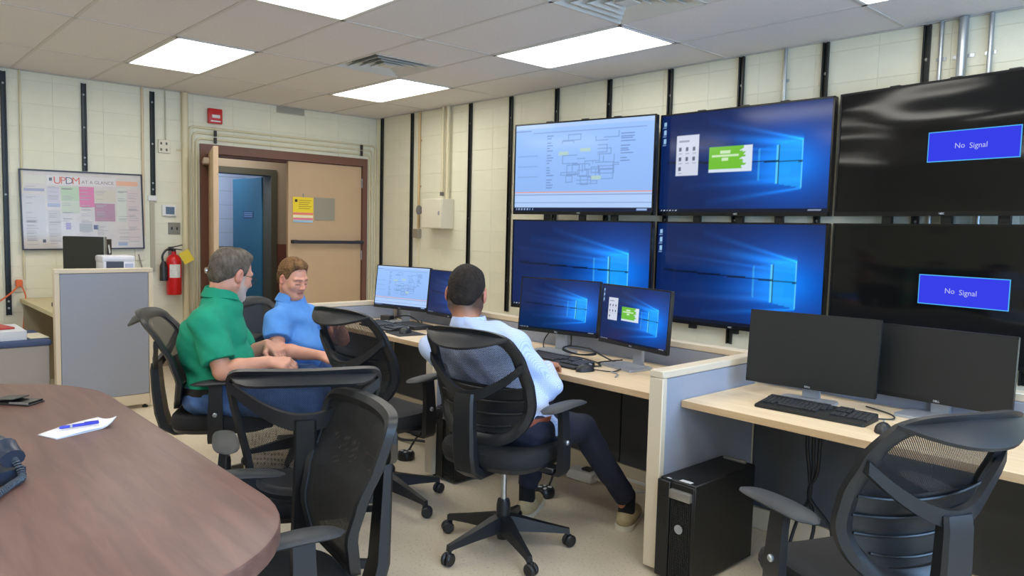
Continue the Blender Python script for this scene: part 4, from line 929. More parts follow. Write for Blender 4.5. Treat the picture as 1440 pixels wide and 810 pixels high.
# ------------------------------------------------------------------ office chairs
M_CH = mat('chair_black', (28, 29, 32), 0.42, noise_amt=0.06, scale=200)
M_CHF = mat('chair_fabric', (26, 26, 28), 0.85, noise_amt=0.15, scale=500, bump=0.2, bscale=900)
M_PAD = mat('armpad_grey', (44, 46, 49), 0.5)
def mesh_fabric(nm='mesh_fabric', thr=0.34):
    m = bpy.data.materials.new(nm); m.use_nodes = True; nt = m.node_tree; b = nt.nodes['Principled BSDF']
    b.inputs['Base Color'].default_value = (*lin((26, 27, 30)), 1); b.inputs['Roughness'].default_value = 0.6
    tc = nt.nodes.new('ShaderNodeTexCoord'); sp = nt.nodes.new('ShaderNodeSeparateXYZ'); nt.links.new(tc.outputs['Object'], sp.inputs[0])
    def wave(sock, k, ph):
        a = nt.nodes.new('ShaderNodeMath'); a.operation = 'MULTIPLY_ADD'; a.inputs[1].default_value = k; a.inputs[2].default_value = ph; nt.links.new(sock, a.inputs[0])
        s = nt.nodes.new('ShaderNodeMath'); s.operation = 'SINE'; nt.links.new(a.outputs[0], s.inputs[0]); return s.outputs[0]
    p = nt.nodes.new('ShaderNodeMath'); p.operation = 'MULTIPLY'
    nt.links.new(wave(sp.outputs[0], 2*PI/0.006, 0), p.inputs[0]); nt.links.new(wave(sp.outputs[2], 2*PI/0.006, 0), p.inputs[1])
    c = nt.nodes.new('ShaderNodeMath'); c.operation = 'GREATER_THAN'; c.inputs[1].default_value = thr; nt.links.new(p.outputs[0], c.inputs[0])
    i = nt.nodes.new('ShaderNodeMath'); i.operation = 'SUBTRACT'; i.inputs[0].default_value = 1; nt.links.new(c.outputs[0], i.inputs[1])
    nt.links.new(i.outputs[0], b.inputs['Alpha'])
    return m
M_MESH = mesh_fabric()
BZ0, BZ1 = 0.52, 1.03
def backy(x, z):
    t = (z-0.475)/0.56
    ys = [(0.0, -0.225), (0.2, -0.185), (0.36, -0.175), (0.55, -0.205), (0.75, -0.262), (0.9, -0.315), (1.0, -0.352), (1.15, -0.41)]
    for (a, ya), (b, yb) in zip(ys, ys[1:]):
        if t <= b or (a, ya) == ys[-2]:
            u = (t-a)/(b-a); u2 = u*u*(3-2*u) if 0 <= u <= 1 else u; y = ya+(yb-ya)*(0.6*u+0.4*u2); break
    return y+0.75*x*x*(0.5+0.5*min(1, t))
def outline(key=None):
    """closed loop of (x,z): rounded top, sides narrowing downwards, rounded bottom"""
    key = key or [(0.0, BZ1), (0.10, BZ1-0.002), (0.165, BZ1-0.012), (0.205, BZ1-0.034), (0.229, BZ1-0.075), (0.241, 0.90), (0.249, 0.82), (0.252, 0.74), (0.247, 0.69), (0.230, 0.63), (0.196, 0.58), (0.145, 0.541), (0.075, 0.523), (0.0, BZ0)]
    right = smoothpath([(x, 0, z) for x, z in key], 3)
    R = [(p.x, p.z) for p in right]
    return R+[(-x, z) for x, z in reversed(R[1:-1])]
OUT = outline()
KEY2 = [(0.0, 1.03), (0.12, 1.029), (0.2, 1.024), (0.232, 1.013), (0.247, 0.990), (0.250, 0.955), (0.243, 0.87), (0.229, 0.78), (0.212, 0.69), (0.196, 0.61), (0.178, 0.565), (0.14, 0.538), (0.07, 0.523), (0.0, BZ0)]
def inset(pts, cx, cz, wside, wtop, wbot):
    res = []
    n = len(pts)
    for i, (x, z) in enumerate(pts):
        a, b = pts[i-1], pts[(i+1) % n]; tx, tz = b[0]-a[0], b[1]-a[1]; L = math.hypot(tx, tz) or 1
        nx, nz = -tz/L, tx/L
        if nx*(cx-x)+nz*(cz-z) < 0: nx, nz = -nx, -nz
        f = max(0, -nz)**1.5; g = max(0, nz)**2
        w = wside+(wtop-wside)*f+(wbot-wside)*g
        res.append((x+nx*w, z+nz*w))
    return res
INN = inset(OUT, 0, 0.79, 0.046, 0.050, 0.046)
MID = inset(OUT, 0, 0.79, 0.023, 0.025, 0.023)
def chair_meshes():
    D = {}
    # base spoke and caster
    m = MB()
    for k in range(5):
        a = 2*PI*k/5+PI/2; R_ = Matrix.Rotation(a, 4, 'Z'); L = []
        for (r, w, z0, z1) in ((0.02, 0.032, 0.085, 0.155), (0.06, 0.03, 0.085, 0.15), (0.18, 0.022, 0.078, 0.118), (0.285, 0.015, 0.068, 0.092), (0.305, 0.014, 0.06, 0.088)):
            L.append([R_ @ Vector(p) for p in ((r, -w, z0), (r, w, z0), (r, w*0.7, z1), (r, -w*0.7, z1))])
        m.loft(L)
    m.lathe([(0, 0.045), (0.026, 0.045), (0.03, 0.06), (0.032, 0.2), (0.027, 0.225), (0, 0.225)], 18)
    D['star_base'] = m.mesh('star_base')
    m = MB()
    for s in (-1, 1):
        m.lathe([(0, -0.010), (0.022, -0.010), (0.028, -0.004), (0.028, 0.004), (0.022, 0.010), (0, 0.010)], 16, (0, 0, 0), Matrix.Translation((0.012, s*0.013, 0.029)) @ Matrix.Rotation(PI/2, 4, 'X'))
    m.box((0.004, 0, 0.045), (0.03, 0.008, 0.03), None, 0.003); m.cyl((0, 0, 0.04), (0, 0, 0.075), 0.006, 8)
    D['caster'] = m.mesh('caster')
    m = MB(); m.cyl((0, 0, 0.22), (0, 0, 0.40), 0.014, 16); D['gas_cylinder'] = m.mesh('gas_cylinder')
    m = MB(); m.b2((-0.08, -0.13, 0.375), (0.08, 0.09, 0.42), 0.012); m.b2((-0.27, -0.03, 0.39), (0.27, 0.04, 0.415), 0.004); m.tube([(0.06, 0.03, 0.395), (0.16, 0.04, 0.385), (0.21, 0.045, 0.375), (0.25, 0.05, 0.372)], [0.006, 0.006, 0.01, 0.009], 8); m.lathe([(0, 0), (0.022, 0), (0.022, 0.04), (0, 0.04)], 12, (0, 0.08, 0.375)); D['seat_mechanism'] = m.mesh('seat_mechanism')
    # seat: shell and cushion
    def seat_loop(s, z, wf=0.0):
        pts = []
        for k in range(48):
            a = 2*PI*k/48; c, sn = math.cos(a), math.sin(a); e = 2/3.6
            x = 0.245*s*abs(c)**e*(1 if c >= 0 else -1); y = 0.245*s*abs(sn)**e*(1 if sn >= 0 else -1)+0.005
            zz = z-(0.035*max(0, (y-0.10)/0.14)**2 if wf else 0)+(0.012*(x/0.24)**2 if wf else 0)
            pts.append(Vector((x, y, zz)))
        return pts
    m = MB(); m.loft([seat_loop(0.80, 0.405), seat_loop(0.95, 0.415), seat_loop(0.985, 0.435)]); D['seat_pan'] = m.mesh('seat_pan')
    m = MB(); m.loft([seat_loop(0.97, 0.43), seat_loop(1.0, 0.445, 1), seat_loop(1.0, 0.465, 1), seat_loop(0.975, 0.484, 1), seat_loop(0.9, 0.495, 1), seat_loop(0.6, 0.492, 1), seat_loop(0.2, 0.488, 1)]); D['seat_cushion'] = m.mesh('seat_cushion')
    # backrest
    n = len(OUT)
    def P(xz, dy): return Vector((xz[0], backy(*xz)+dy, xz[1]))
    m = MB(); m.loft([[P(p, 0.006) for p in OUT], [P(p, -0.014) for p in OUT], [P(p, -0.022) for p in MID], [P(p, -0.012) for p in INN], [P(p, 0.006) for p in INN], [P(p, 0.014) for p in MID]], closed=True); D['back_frame'] = m.mesh('back_frame')
    m = MB(); cz = 0.79; loops = [[(x*s, cz+(z-cz)*s) for x, z in INN] for s in (1.02, 0.85, 0.65, 0.45, 0.25, 0.08)]
    m.loft([[P(p, 0.0) for p in lp] for lp in loops], cap=False); m.bm.faces.new([v for v in m.bm.verts if False] or [m.bm.verts.new(P(p, 0)) for p in loops[-1]])
    bmesh.ops.remove_doubles(m.bm, verts=m.bm.verts, dist=1e-5); D['back_mesh'] = m.mesh('back_mesh')
    # curved lip behind the top rail
    def lip(key_w, back, drop, e, z0):
        m = MB(); N = 16; L = []
        for i in range(N+1):
            u = -1+2*i/N; x = key_w*u; q = max(0.02, 1-abs(u)**e); zt = z0-0.018*u*u; yt = backy(x, zt)-0.010
            a0 = Vector((x, yt, zt)); a1 = Vector((x, yt-back*0.55*q, zt-drop*0.35*q)); a2 = Vector((x, yt-back*q, zt-drop*q))
            L.append([a0, a1, a2, a2+Vector((0, 0.004, -0.009)), a1+Vector((0, 0.004, -0.011)), a0+Vector((0, 0.002, -0.012))])
        m.loft(L); return m
    D['top_plate'] = lip(0.212, 0.062, 0.060, 2.2, BZ1-0.012).mesh('top_plate', 30)
    D['straight_lip'] = lip(0.243, 0.060, 0.026, 9, BZ1-0.008).mesh('top_plate', 30)
    # lumbar plate with ribs, lower half
    m = MB(); N = 16; Ls = []
    for k in range(13):
        z = 0.575+0.205*k/12; w = 0.11+0.105*min(1, (z-0.55)/0.13); Ls.append((z, w))
    for k in range(12):
        (z0, w0), (z1, w1) = Ls[k], Ls[k+1]
        for i in range(8):
            x0, x1 = -1+2*i/8, -1+2*(i+1)/8
            m.quad(P((x0*w0, z0), -0.012), P((x1*w0, z0), -0.012), P((x1*w1, z1), -0.012), P((x0*w1, z1), -0.012))
    bmesh.ops.remove_doubles(m.bm, verts=m.bm.verts, dist=1e-5)
    for z in (0.605, 0.66, 0.715, 0.77):
        w = 0.11+0.105*min(1, (z-0.55)/0.13)
        m.tube([P((w*u, z+0.02*u*u-0.008), -0.017) for u in [(-1+2*i/12) for i in range(13)]], 0.0042, 6)
    D['lumbar_plate'] = m.mesh('lumbar_plate')
    # cross arm (U shaped) behind the back and the spine
    m = MB(); L = []
    for i in range(17):
        u = -1+2*i/16; x = 0.236*u; zc = 0.740+0.135*abs(u)**1.7; y = backy(x, zc)-0.022-0.088*(1-abs(u)**1.6); hw = 0.017+0.008*(1-abs(u)); th = 0.010
        L.append([Vector((x, y-th, zc-hw)), Vector((x, y+th, zc-hw)), Vector((x, y+th, zc+hw)), Vector((x, y-th, zc+hw))])
    m.loft(L); D['cross_arm'] = m.mesh('cross_arm')
    m = MB(); L = []
    for (y, z, w, th, an) in ((0.02, 0.395, 0.045, 0.013, 90), (-0.12, 0.39, 0.05, 0.015, 85), (-0.23, 0.395, 0.052, 0.020, 60), (-0.285, 0.43, 0.054, 0.024, 25), (-0.30, 0.50, 0.054, 0.024, 5), (-0.306, 0.62, 0.052, 0.022, 0), (-0.306, 0.72, 0.050, 0.020, 0), (-0.302, 0.755, 0.048, 0.017, 0)):
        a = math.radians(an); ny, nz = -math.cos(a), -math.sin(a)
        L.append([Vector((sx*w*q, y+ny*th*s, z+nz*th*s)) for sx, s, q in ((-1, 0.5, 1), (-1, -1, 0.9), (1, -1, 0.9), (1, 0.5, 1), (0.8, 1, 1), (-0.8, 1, 1))])
    m.loft(L); D['spine'] = m.mesh('spine', 35)
    # armrest post and pad
    m = MB(); L = []
    for (x, z, w, d) in ((0.22, 0.388, 0.012, 0.035), (0.285, 0.385, 0.014, 0.036), (0.300, 0.41, 0.014, 0.036), (0.302, 0.52, 0.013, 0.034), (0.296, 0.62, 0.012, 0.030), (0.290, 0.67, 0.012, 0.03)):
        L.append([Vector((x-w, -d+0.005, z)), Vector((x-w, d+0.005, z)), Vector((x+w, d+0.005, z)), Vector((x+w, -d+0.005, z))])
    m.loft(L); D['arm_post'] = m.mesh('arm_post', 35)
    m = MB(); L = []
    for i in range(13):
        u = -1+2*i/12; y = 0.025+0.14*u; ox = 0.02*u; k = math.sqrt(max(0.03, 1-abs(u)**4)); w = 0.046*k*(1.0-0.12*u); zt = 0.697-0.012*u*u+0.006*u; zb = 0.670-0.004*u*u+0.006*u
        L.append([Vector((0.288+ox+w*c, y, (zt+zb)/2+(zt-zb)/2*s*k)) for c, s in [(math.cos(2*PI*q/14), math.sin(2*PI*q/14)) for q in range(14)]])
    m.loft(L); D['arm_pad'] = m.mesh('arm_pad', 50)
    m = MB(); m.lathe([(0, 0), (0.011, 0), (0.011, 0.006), (0.007, 0.01), (0, 0.01)], 14, (0, 0, 0), Matrix.Translation((0.314, 0.005, 0.53)) @ Matrix.Rotation(PI/2, 4, 'Y')); D['arm_button'] = m.mesh('arm_button')
    def mirror(me, nm):
        b = bmesh.new(); b.from_mesh(me)
        for v in b.verts: v.co.x = -v.co.x
        bmesh.ops.reverse_faces(b, faces=b.faces); o = bpy.data.meshes.new(nm); b.to_mesh(o); b.free(); return o
    for k in ('arm_post', 'arm_pad', 'arm_button'): D[k+'_l'] = mirror(D[k], k)
    for k, me in D.items():
        me.materials.append({'gas_cylinder': mat('cylinder_chrome', (190, 192, 194), 0.2, 0.9), 'seat_cushion': M_CHF, 'back_mesh': M_MESH, 'arm_pad': M_PAD, 'arm_pad_l': M_PAD, 'arm_button': M_STEEL, 'arm_button_l': M_STEEL}.get(k, M_CH))
    return D
CD = chair_meshes()
def meeting_back(flat=False):
    def by(x, z):
        y = backy(x, z)
        if flat and z > 0.86: y = backy(x, 0.86)-(z-0.86)*0.34
        return y
    D = {}; O = outline(KEY2); I = inset(O, 0, 0.79, 0.024, 0.034, 0.03); Mi = inset(O, 0, 0.79, 0.012, 0.017, 0.015)
    def P(xz, dy): return Vector((xz[0], by(*xz)+dy, xz[1]))
    dp = lambda p: -0.022-(0.0 if flat else 0.004)*max(0, (p[1]-0.93)/0.1)
    m = MB(); m.loft([[P(p, 0.006) for p in O], [P(p, dp(p)) for p in O], [P(p, dp(p)-0.006) for p in Mi], [P(p, -0.014) for p in I], [P(p, 0.006) for p in I], [P(p, 0.013) for p in Mi]], closed=True); D['back_frame'] = m.mesh('back_frame')
    m = MB(); loops = [[(x*s, 0.79+(z-0.79)*s) for x, z in I] for s in (1.02, 0.85, 0.65, 0.45, 0.25, 0.08)]
    m.loft([[P(p, 0.0) for p in lp] for lp in loops], cap=False); m.bm.faces.new([m.bm.verts.new(P(p, 0)) for p in loops[-1]]); bmesh.ops.remove_doubles(m.bm, verts=m.bm.verts, dist=1e-5); D['back_mesh'] = m.mesh('back_mesh')
    m = MB(); L = []
    for i in range(19):
        u = -1+2*i/18; x = 0.243*u; zc = 0.845+0.120*abs(u)**1.8; y = by(x, zc)-0.024-0.085*(1-abs(u)**1.6); hw = 0.018+0.012*(1-abs(u)); th = 0.011
        L.append([Vector((x, y-th, zc-hw)), Vector((x, y+th, zc-hw)), Vector((x, y+th, zc+hw)), Vector((x, y-th, zc+hw))])
    m.loft(L); D['cross_arm'] = m.mesh('cross_arm')
    m = MB(); L = []
    for (y, z, w, th, an) in ((0.02, 0.395, 0.045, 0.013, 90), (-0.12, 0.39, 0.05, 0.015, 85), (-0.25, 0.395, 0.05, 0.020, 60), (-0.315, 0.43, 0.048, 0.022, 25), (-0.335, 0.50, 0.045, 0.022, 5), (-0.345, 0.70, 0.038, 0.018, 3), (-0.352, 0.86, 0.034, 0.014, 3)):
        a = math.radians(an); ny, nz = -math.cos(a), -math.sin(a)
        L.append([Vector((sx*w*q, y+ny*th*s, z+nz*th*s)) for sx, s, q in ((-1, 0.5, 1), (-1, -1, 0.9), (1, -1, 0.9), (1, 0.5, 1), (0.8, 1, 1), (-0.8, 1, 1))])
    m.loft(L); D['spine'] = m.mesh('spine', 35)
    for k, me in D.items(): me.materials.append((mesh_fabric('dense_mesh_fabric', 0.8) if flat else mesh_fabric('open_mesh_fabric', 0.25)) if k == 'back_mesh' else M_CH)
    return D
CD2 = meeting_back(); CD3 = meeting_back(True)
def office_chair(x, y, deg, lb, dz=0.0, spin=0.0, armz=0.0, rec=0.0, meeting=False):
    t = thing('office_chair', lb, 'chair', (x, y, 0), math.radians(deg), 'black mesh office chairs')
    b = link('star_base', CD['star_base'], None, t, None, (0, 0, math.radians(spin)))
    for k in range(5):
        a = 2*PI*k/5+PI/2; link('caster', CD['caster'], None, b, (0.295*math.cos(a), 0.295*math.sin(a), 0), (0, 0, a+random.uniform(-1.2, 1.2)))
    link('gas_cylinder', CD['gas_cylinder'], None, t, (0, 0, dz*0.5))
    for k in ('seat_mechanism', 'seat_pan', 'seat_cushion', 'spine', 'cross_arm', 'lumbar_plate', 'top_plate', 'back_frame', 'back_mesh'):
        if meeting and k == 'lumbar_plate': continue
        if meeting and k == 'top_plate':
            if meeting == 2: continue
            k = 'straight_lip'
        o = link('top_plate' if k == 'straight_lip' else k, (CD3 if meeting == 2 else CD2).get(k, CD[k]) if meeting else CD[k], None, t, (0, 0, dz))
        if rec and k in ('spine', 'cross_arm', 'lumbar_plate', 'top_plate', 'straight_lip', 'back_frame', 'back_mesh'):
            a = math.radians(rec); py, pz = -0.05, 0.42; o.rotation_euler = (a, 0, 0); o.location = (0, py-py*math.cos(a)+pz*math.sin(a), dz+pz-py*math.sin(a)-pz*math.cos(a))
    for s in ('', '_l'):
        p = link('armrest', CD['arm_post'+s], None, t, (0, 0, dz+armz)); link('arm_pad', CD['arm_pad'+s], None, p); link('arm_button', CD['arm_button'+s], None, p)
    return t
CHAIRS = dict(
    A=(5.33, -2.645, 14, 'black mesh office chair the man in the white shirt sits on', 0.01, 20, 0.0, 0),
    B=(4.53, -2.75, 9, 'empty black office chair turned to the far left desk, between two seated men', 0.02, 52, 0.0, 0),
    C=(3.95, -3.37, -30, 'black office chair the man in the green shirt sits on', -0.01, 10, 0.0, 4),
    D=(3.60, -2.78, -57, 'black office chair the man in the blue shirt sits on', -0.02, 0, 0.02, 4),
    E=(5.2, -3.55, 63, 'empty black mesh chair behind the table, turned away, with jeans seen through its back', -0.02, 0, -0.03, 6, True),
    F=(5.745, -3.93, 171, 'empty black mesh chair drawn up to the mahogany table corner', -0.12, 10, 0.07, 0, 2),
    G=(6.89, -2.62, 66, 'empty black office chair in the right foreground with a blue sheen', -0.015, 30, 0.01, 0))
CH = {k: office_chair(*v) for k, v in CHAIRS.items()}
# ------------------------------------------------------------------ people: smooth-union distance fields turned into ONE continuous surface each
V3 = lambda *a: np.array(a, float)
def unit(v): v = np.asarray(v, float); return v/np.linalg.norm(v)
def lerp(a, b, t): return np.asarray(a, float)*(1-t)+np.asarray(b, float)*t
class SDF:
    def __init__(s): s.p = []
    def rc(s, a, b, r1, r2, k=0.02, cap=None, op=1):
        s.p.append(('rc', np.asarray(a, float), np.asarray(b, float), r1, r2, k, cap, op)); return s
    def el(s, c, r, R=None, k=0.02, op=1):
        s.p.append(('el', np.asarray(c, float), np.asarray(r, float), np.eye(3) if R is None else R, 0, k, None, op)); return s
    def half(s, c, n, k=0.004):
        s.p.append(('half', np.asarray(c, float), unit(n), 0, 0, k, None, -1)); return s
    def fn(s, f, lo, hi): s.p.append(('fn', f, lo, hi, 0, 0, None, 0)); return s
    def bounds(s):
        lo = np.full(3, 1e9); hi = -lo
        for q in s.p:
            if q[-1] != 1: continue
            if q[0] == 'rc': r = max(q[3], q[4])+0.012; pts = [q[1]-r, q[2]-r, q[1]+r, q[2]+r]
            else: r = q[2].max()+0.012; pts = [q[1]-r, q[1]+r]
            for p in pts: lo = np.minimum(lo, p); hi = np.maximum(hi, p)
        return lo-0.01, hi+0.01
    def grid(s, h):
        lo, hi = s.bounds(); n = np.ceil((hi-lo)/h).astype(int)+1
        ax = [(lo[i]+h*np.arange(n[i])).astype(np.float32) for i in range(3)]
        D = np.full(n, 0.08, np.float32)
        for q in s.p:
            kind, k, op = q[0], q[5], q[-1]
            if kind == 'fn':
                X = np.meshgrid(*ax, indexing='ij', sparse=True); D = q[1](X, D).astype(np.float32); continue
            if kind == 'rc': r = max(q[3], q[4])+k+0.05; l = np.minimum(q[1], q[2])-r; u = np.maximum(q[1], q[2])+r
            elif kind == 'el': r = q[2].max()+k+0.05; l = q[1]-r; u = q[1]+r
            else: l, u = lo, hi
            i0 = np.clip(np.floor((l-lo)/h).astype(int), 0, n); i1 = np.clip(np.ceil((u-lo)/h).astype(int)+1, 0, n)
            if (i1 <= i0).any(): continue
            sl = tuple(slice(a, b) for a, b in zip(i0, i1))
            X = np.stack(np.meshgrid(*[ax[i][sl[i]] for i in range(3)], indexing='ij'), -1)
            if kind == 'rc':
                a, b = q[1].astype(np.float32), q[2].astype(np.float32); ba = b-a; P = X-a
                t = np.clip(P@ba/max(ba@ba, 1e-9), 0, 1)
                d = np.linalg.norm(P-t[..., None]*ba, axis=-1)-(q[3]+(q[4]-q[3])*t)
                if q[6] is not None: d = np.maximum(d, (X-q[6][0].astype(np.float32))@q[6][1].astype(np.float32))
            elif kind == 'el':
                P = (X-q[1].astype(np.float32))@q[3].astype(np.float32); rr = q[2].astype(np.float32)
                k0 = np.linalg.norm(P/rr, axis=-1); k1 = np.linalg.norm(P/(rr*rr), axis=-1); d = k0*(k0-1)/np.maximum(k1, 1e-6)
            else: d = -((X-q[1].astype(np.float32))@q[2].astype(np.float32))
            B = D[sl]
            if op == 1: hh = np.maximum(k-np.abs(B-d), 0)/max(k, 1e-6); D[sl] = np.minimum(B, d)-hh*hh*k*0.25
            elif op == -1:
                e = -d; hh = np.maximum(k-np.abs(B-e), 0)/max(k, 1e-6); D[sl] = np.maximum(B, e)+hh*hh*k*0.25
        return D, lo, h
    def mesh(s, name, h=0.005, color=None):
        D, lo, h = s.grid(h)
        D[0] = D[-1] = 0.05; D[:, 0] = D[:, -1] = 0.05; D[:, :, 0] = D[:, :, -1] = 0.05
        ins = D < 0
        c = np.zeros(np.array(D.shape)-1, int)
        for i in (0, 1):
            for j in (0, 1):
                for k in (0, 1): c += ins[i:D.shape[0]-1+i, j:D.shape[1]-1+j, k:D.shape[2]-1+k]
        act = (c > 0) & (c < 8); idx = np.full(act.shape, -1, np.int64); ijk = np.argwhere(act); idx[act] = np.arange(len(ijk))
        acc = np.zeros((len(ijk), 3)); cnt = np.zeros(len(ijk))
        cor = [(i, j, k) for i in (0, 1) for j in (0, 1) for k in (0, 1)]
        val = {o: D[ijk[:, 0]+o[0], ijk[:, 1]+o[1], ijk[:, 2]+o[2]] for o in cor}
        for o in cor:
            for a in range(3):
                if o[a]: continue
                o2 = tuple(o[b]+(1 if b == a else 0) for b in range(3)); v0, v1 = val[o], val[o2]; m = (v0 < 0) != (v1 < 0)
                t = np.where(m, v0/np.where(m, v0-v1, 1), 0); p = np.array(o, float)[None].repeat(len(ijk), 0); p[:, a] += t
                acc[m] += p[m]; cnt[m] += 1
        co = lo+h*(ijk+acc/cnt[:, None])
        Q = []
        for a in range(3):
            b, e = (a+1) % 3, (a+2) % 3
            sl0 = [slice(None)]*3; sl1 = [slice(None)]*3; sl0[a] = slice(0, -1); sl1[a] = slice(1, None)
            m = ins[tuple(sl0)] != ins[tuple(sl1)]; E = np.argwhere(m); flip = ins[tuple(sl0)][m]
            off = np.zeros((4, 3), int); off[0, b] = off[0, e] = -1; off[1, e] = -1; off[3, b] = -1
            ok = (E[:, b] > 0) & (E[:, e] > 0) & (E[:, b] < D.shape[b]-1) & (E[:, e] < D.shape[e]-1); E = E[ok]; flip = flip[ok]
            q = np.stack([idx[tuple((E+off[z]).T)] for z in range(4)], 1); q[~flip] = q[~flip][:, ::-1]; Q.append(q)
        Q = np.concatenate(Q); Q = Q[(Q >= 0).all(1)]
        # keep the largest connected surface only is not needed: shapes overlap by construction
        me = bpy.data.meshes.new(name); me.vertices.add(len(co)); me.vertices.foreach_set('co', co.astype(np.float32).ravel())
        me.loops.add(Q.size); me.loops.foreach_set('vertex_index', Q.ravel().astype(np.int32))
        me.polygons.add(len(Q)); me.polygons.foreach_set('loop_start', (np.arange(len(Q))*4).astype(np.int32)); me.polygons.foreach_set('loop_total', np.full(len(Q), 4, np.int32))
        me.polygons.foreach_set('use_smooth', [True]*len(Q)); me.update(); me.validate()
        if color is not None:
            cc = color(co); at = me.color_attributes.new('tint', 'FLOAT_COLOR', 'POINT'); at.data.foreach_set('color', np.c_[cc, np.ones(len(cc))].astype(np.float32).ravel())
        return me
def frame(fwd, up):
    """columns: right, forward, up"""
    f = unit(fwd); u = np.asarray(up, float); u = unit(u-f*(u@f)); return np.stack([np.cross(f, u), f, u], 1)
def head_sdf(S, c, R, s=1.0, jaw=1.0):
    P = lambda x, y, z: c+R@(V3(x, y, z)*s)
    E = lambda p, r, k, op=1: S.el(P(*p), V3(*r)*s, R, k*s, op)
    C = lambda a, b, r1, r2, k, op=1: S.rc(P(*a), P(*b), r1*s, r2*s, k*s, None, op)
    E((0, -0.012, 0.035), (0.077, 0.097, 0.086), 0.03); E((0, 0.024, -0.03), (0.062, 0.070, 0.082), 0.03)
    for x in (-1, 1):
        C((x*0.056, -0.002, -0.045), (x*0.024, 0.062, -0.092*jaw), 0.022, 0.020, 0.03)
        E((x*0.038, 0.058, -0.022), (0.028, 0.026, 0.026), 0.02)
        C((x*0.006, 0.086, 0.026), (x*0.046, 0.072, 0.026), 0.011, 0.010, 0.012)
        E((x*0.031, 0.094, 0.004), (0.017, 0.010, 0.012), 0.012, -1)
        E((x*0.031, 0.077, 0.003), (0.0155, 0.013, 0.012), 0.004)
        E((x*0.0115, 0.098, -0.033), (0.008, 0.011, 0.008), 0.006)
        E((x*0.082, -0.008, 0.002), (0.011, 0.020, 0.033), 0.008); E((x*0.088, 0.0, 0.004), (0.006, 0.010, 0.018), 0.006, -1)
    C((0, 0.086, 0.020), (0, 0.106, -0.024), 0.009, 0.0115, 0.014); E((0, 0.109, -0.027), (0.0105, 0.010, 0.009), 0.008)
    C((-0.015, 0.066, -0.099*jaw), (0.015, 0.066, -0.099*jaw), 0.018, 0.018, 0.025)
    E((0, 0.088, -0.055), (0.024, 0.009, 0.0055), 0.006); E((0, 0.086, -0.066), (0.021, 0.009, 0.0065), 0.006); E((0, 0.098, -0.0605), (0.022, 0.006, 0.0014), 0.003, -1)
    return P
def hand_sdf(S, w, f, n, thumb, curl=0.5, spread=0.10, s=1.0, side=1.0):
    """w wrist, f finger direction, n back-of-hand normal, thumb = direction from little finger to thumb"""
    f = unit(f); n = unit(n-f*(np.dot(n, f))); t = unit(thumb-f*np.dot(thumb, f)-n*np.dot(thumb, n))
    for i, (o, L, r, cu) in enumerate(((0.030, 0.074, 0.0092, 0.9), (0.010, 0.082, 0.0096, 1.0), (-0.010, 0.076, 0.0090, 1.08), (-0.029, 0.060, 0.0080, 1.2))):
        kn = w+f*(0.088-0.006*abs(i-1))*s+t*o*s+n*0.004*s
        S.rc(w+t*o*0.45*s+f*0.008*s, kn, 0.0165*s, 0.0125*s, 0.012)
        d = unit(f+t*(o*spread*14*0.2)); p = kn; a = 0
        for j, fr in enumerate((0.46, 0.30, 0.24)):
            a += curl*cu*(0.75 if j == 0 else 0.95)
            dd = d*math.cos(a)-n*math.sin(a); q = p+dd*L*fr*s; S.rc(p, q, r*s*(1-0.06*j), r*s*(0.92-0.06*j), 0.004); p = q
    b = w+f*0.022*s+t*0.022*s-n*0.006*s; d1 = unit(f*0.62+t*0.72-n*0.25); k1 = b+d1*0.042*s; d2 = unit(f*0.85+t*(0.45-0.7*curl)-n*(0.2+0.35*curl)); k2 = k1+d2*0.032*s; d3 = unit(d2-t*0.3*curl); k3 = k2+d3*0.026*s
    S.rc(b, k1, 0.0165*s, 0.0125*s, 0.012); S.rc(k1, k2, 0.0118*s, 0.0105*s, 0.004); S.rc(k2, k3, 0.0105*s, 0.0085*s, 0.004)
def skin_mat(name, rough=0.45):
    m = bpy.data.materials.new(name); m.use_nodes = True; nt = m.node_tree; b = nt.nodes['Principled BSDF']
    a = nt.nodes.new('ShaderNodeVertexColor'); a.layer_name = 'tint'; nt.links.new(a.outputs[0], b.inputs['Base Color'])
    b.inputs['Roughness'].default_value = rough; b.inputs['Subsurface Weight'].default_value = 0.08; b.inputs['Subsurface Radius'].default_value = (0.012, 0.005, 0.003)
    return m
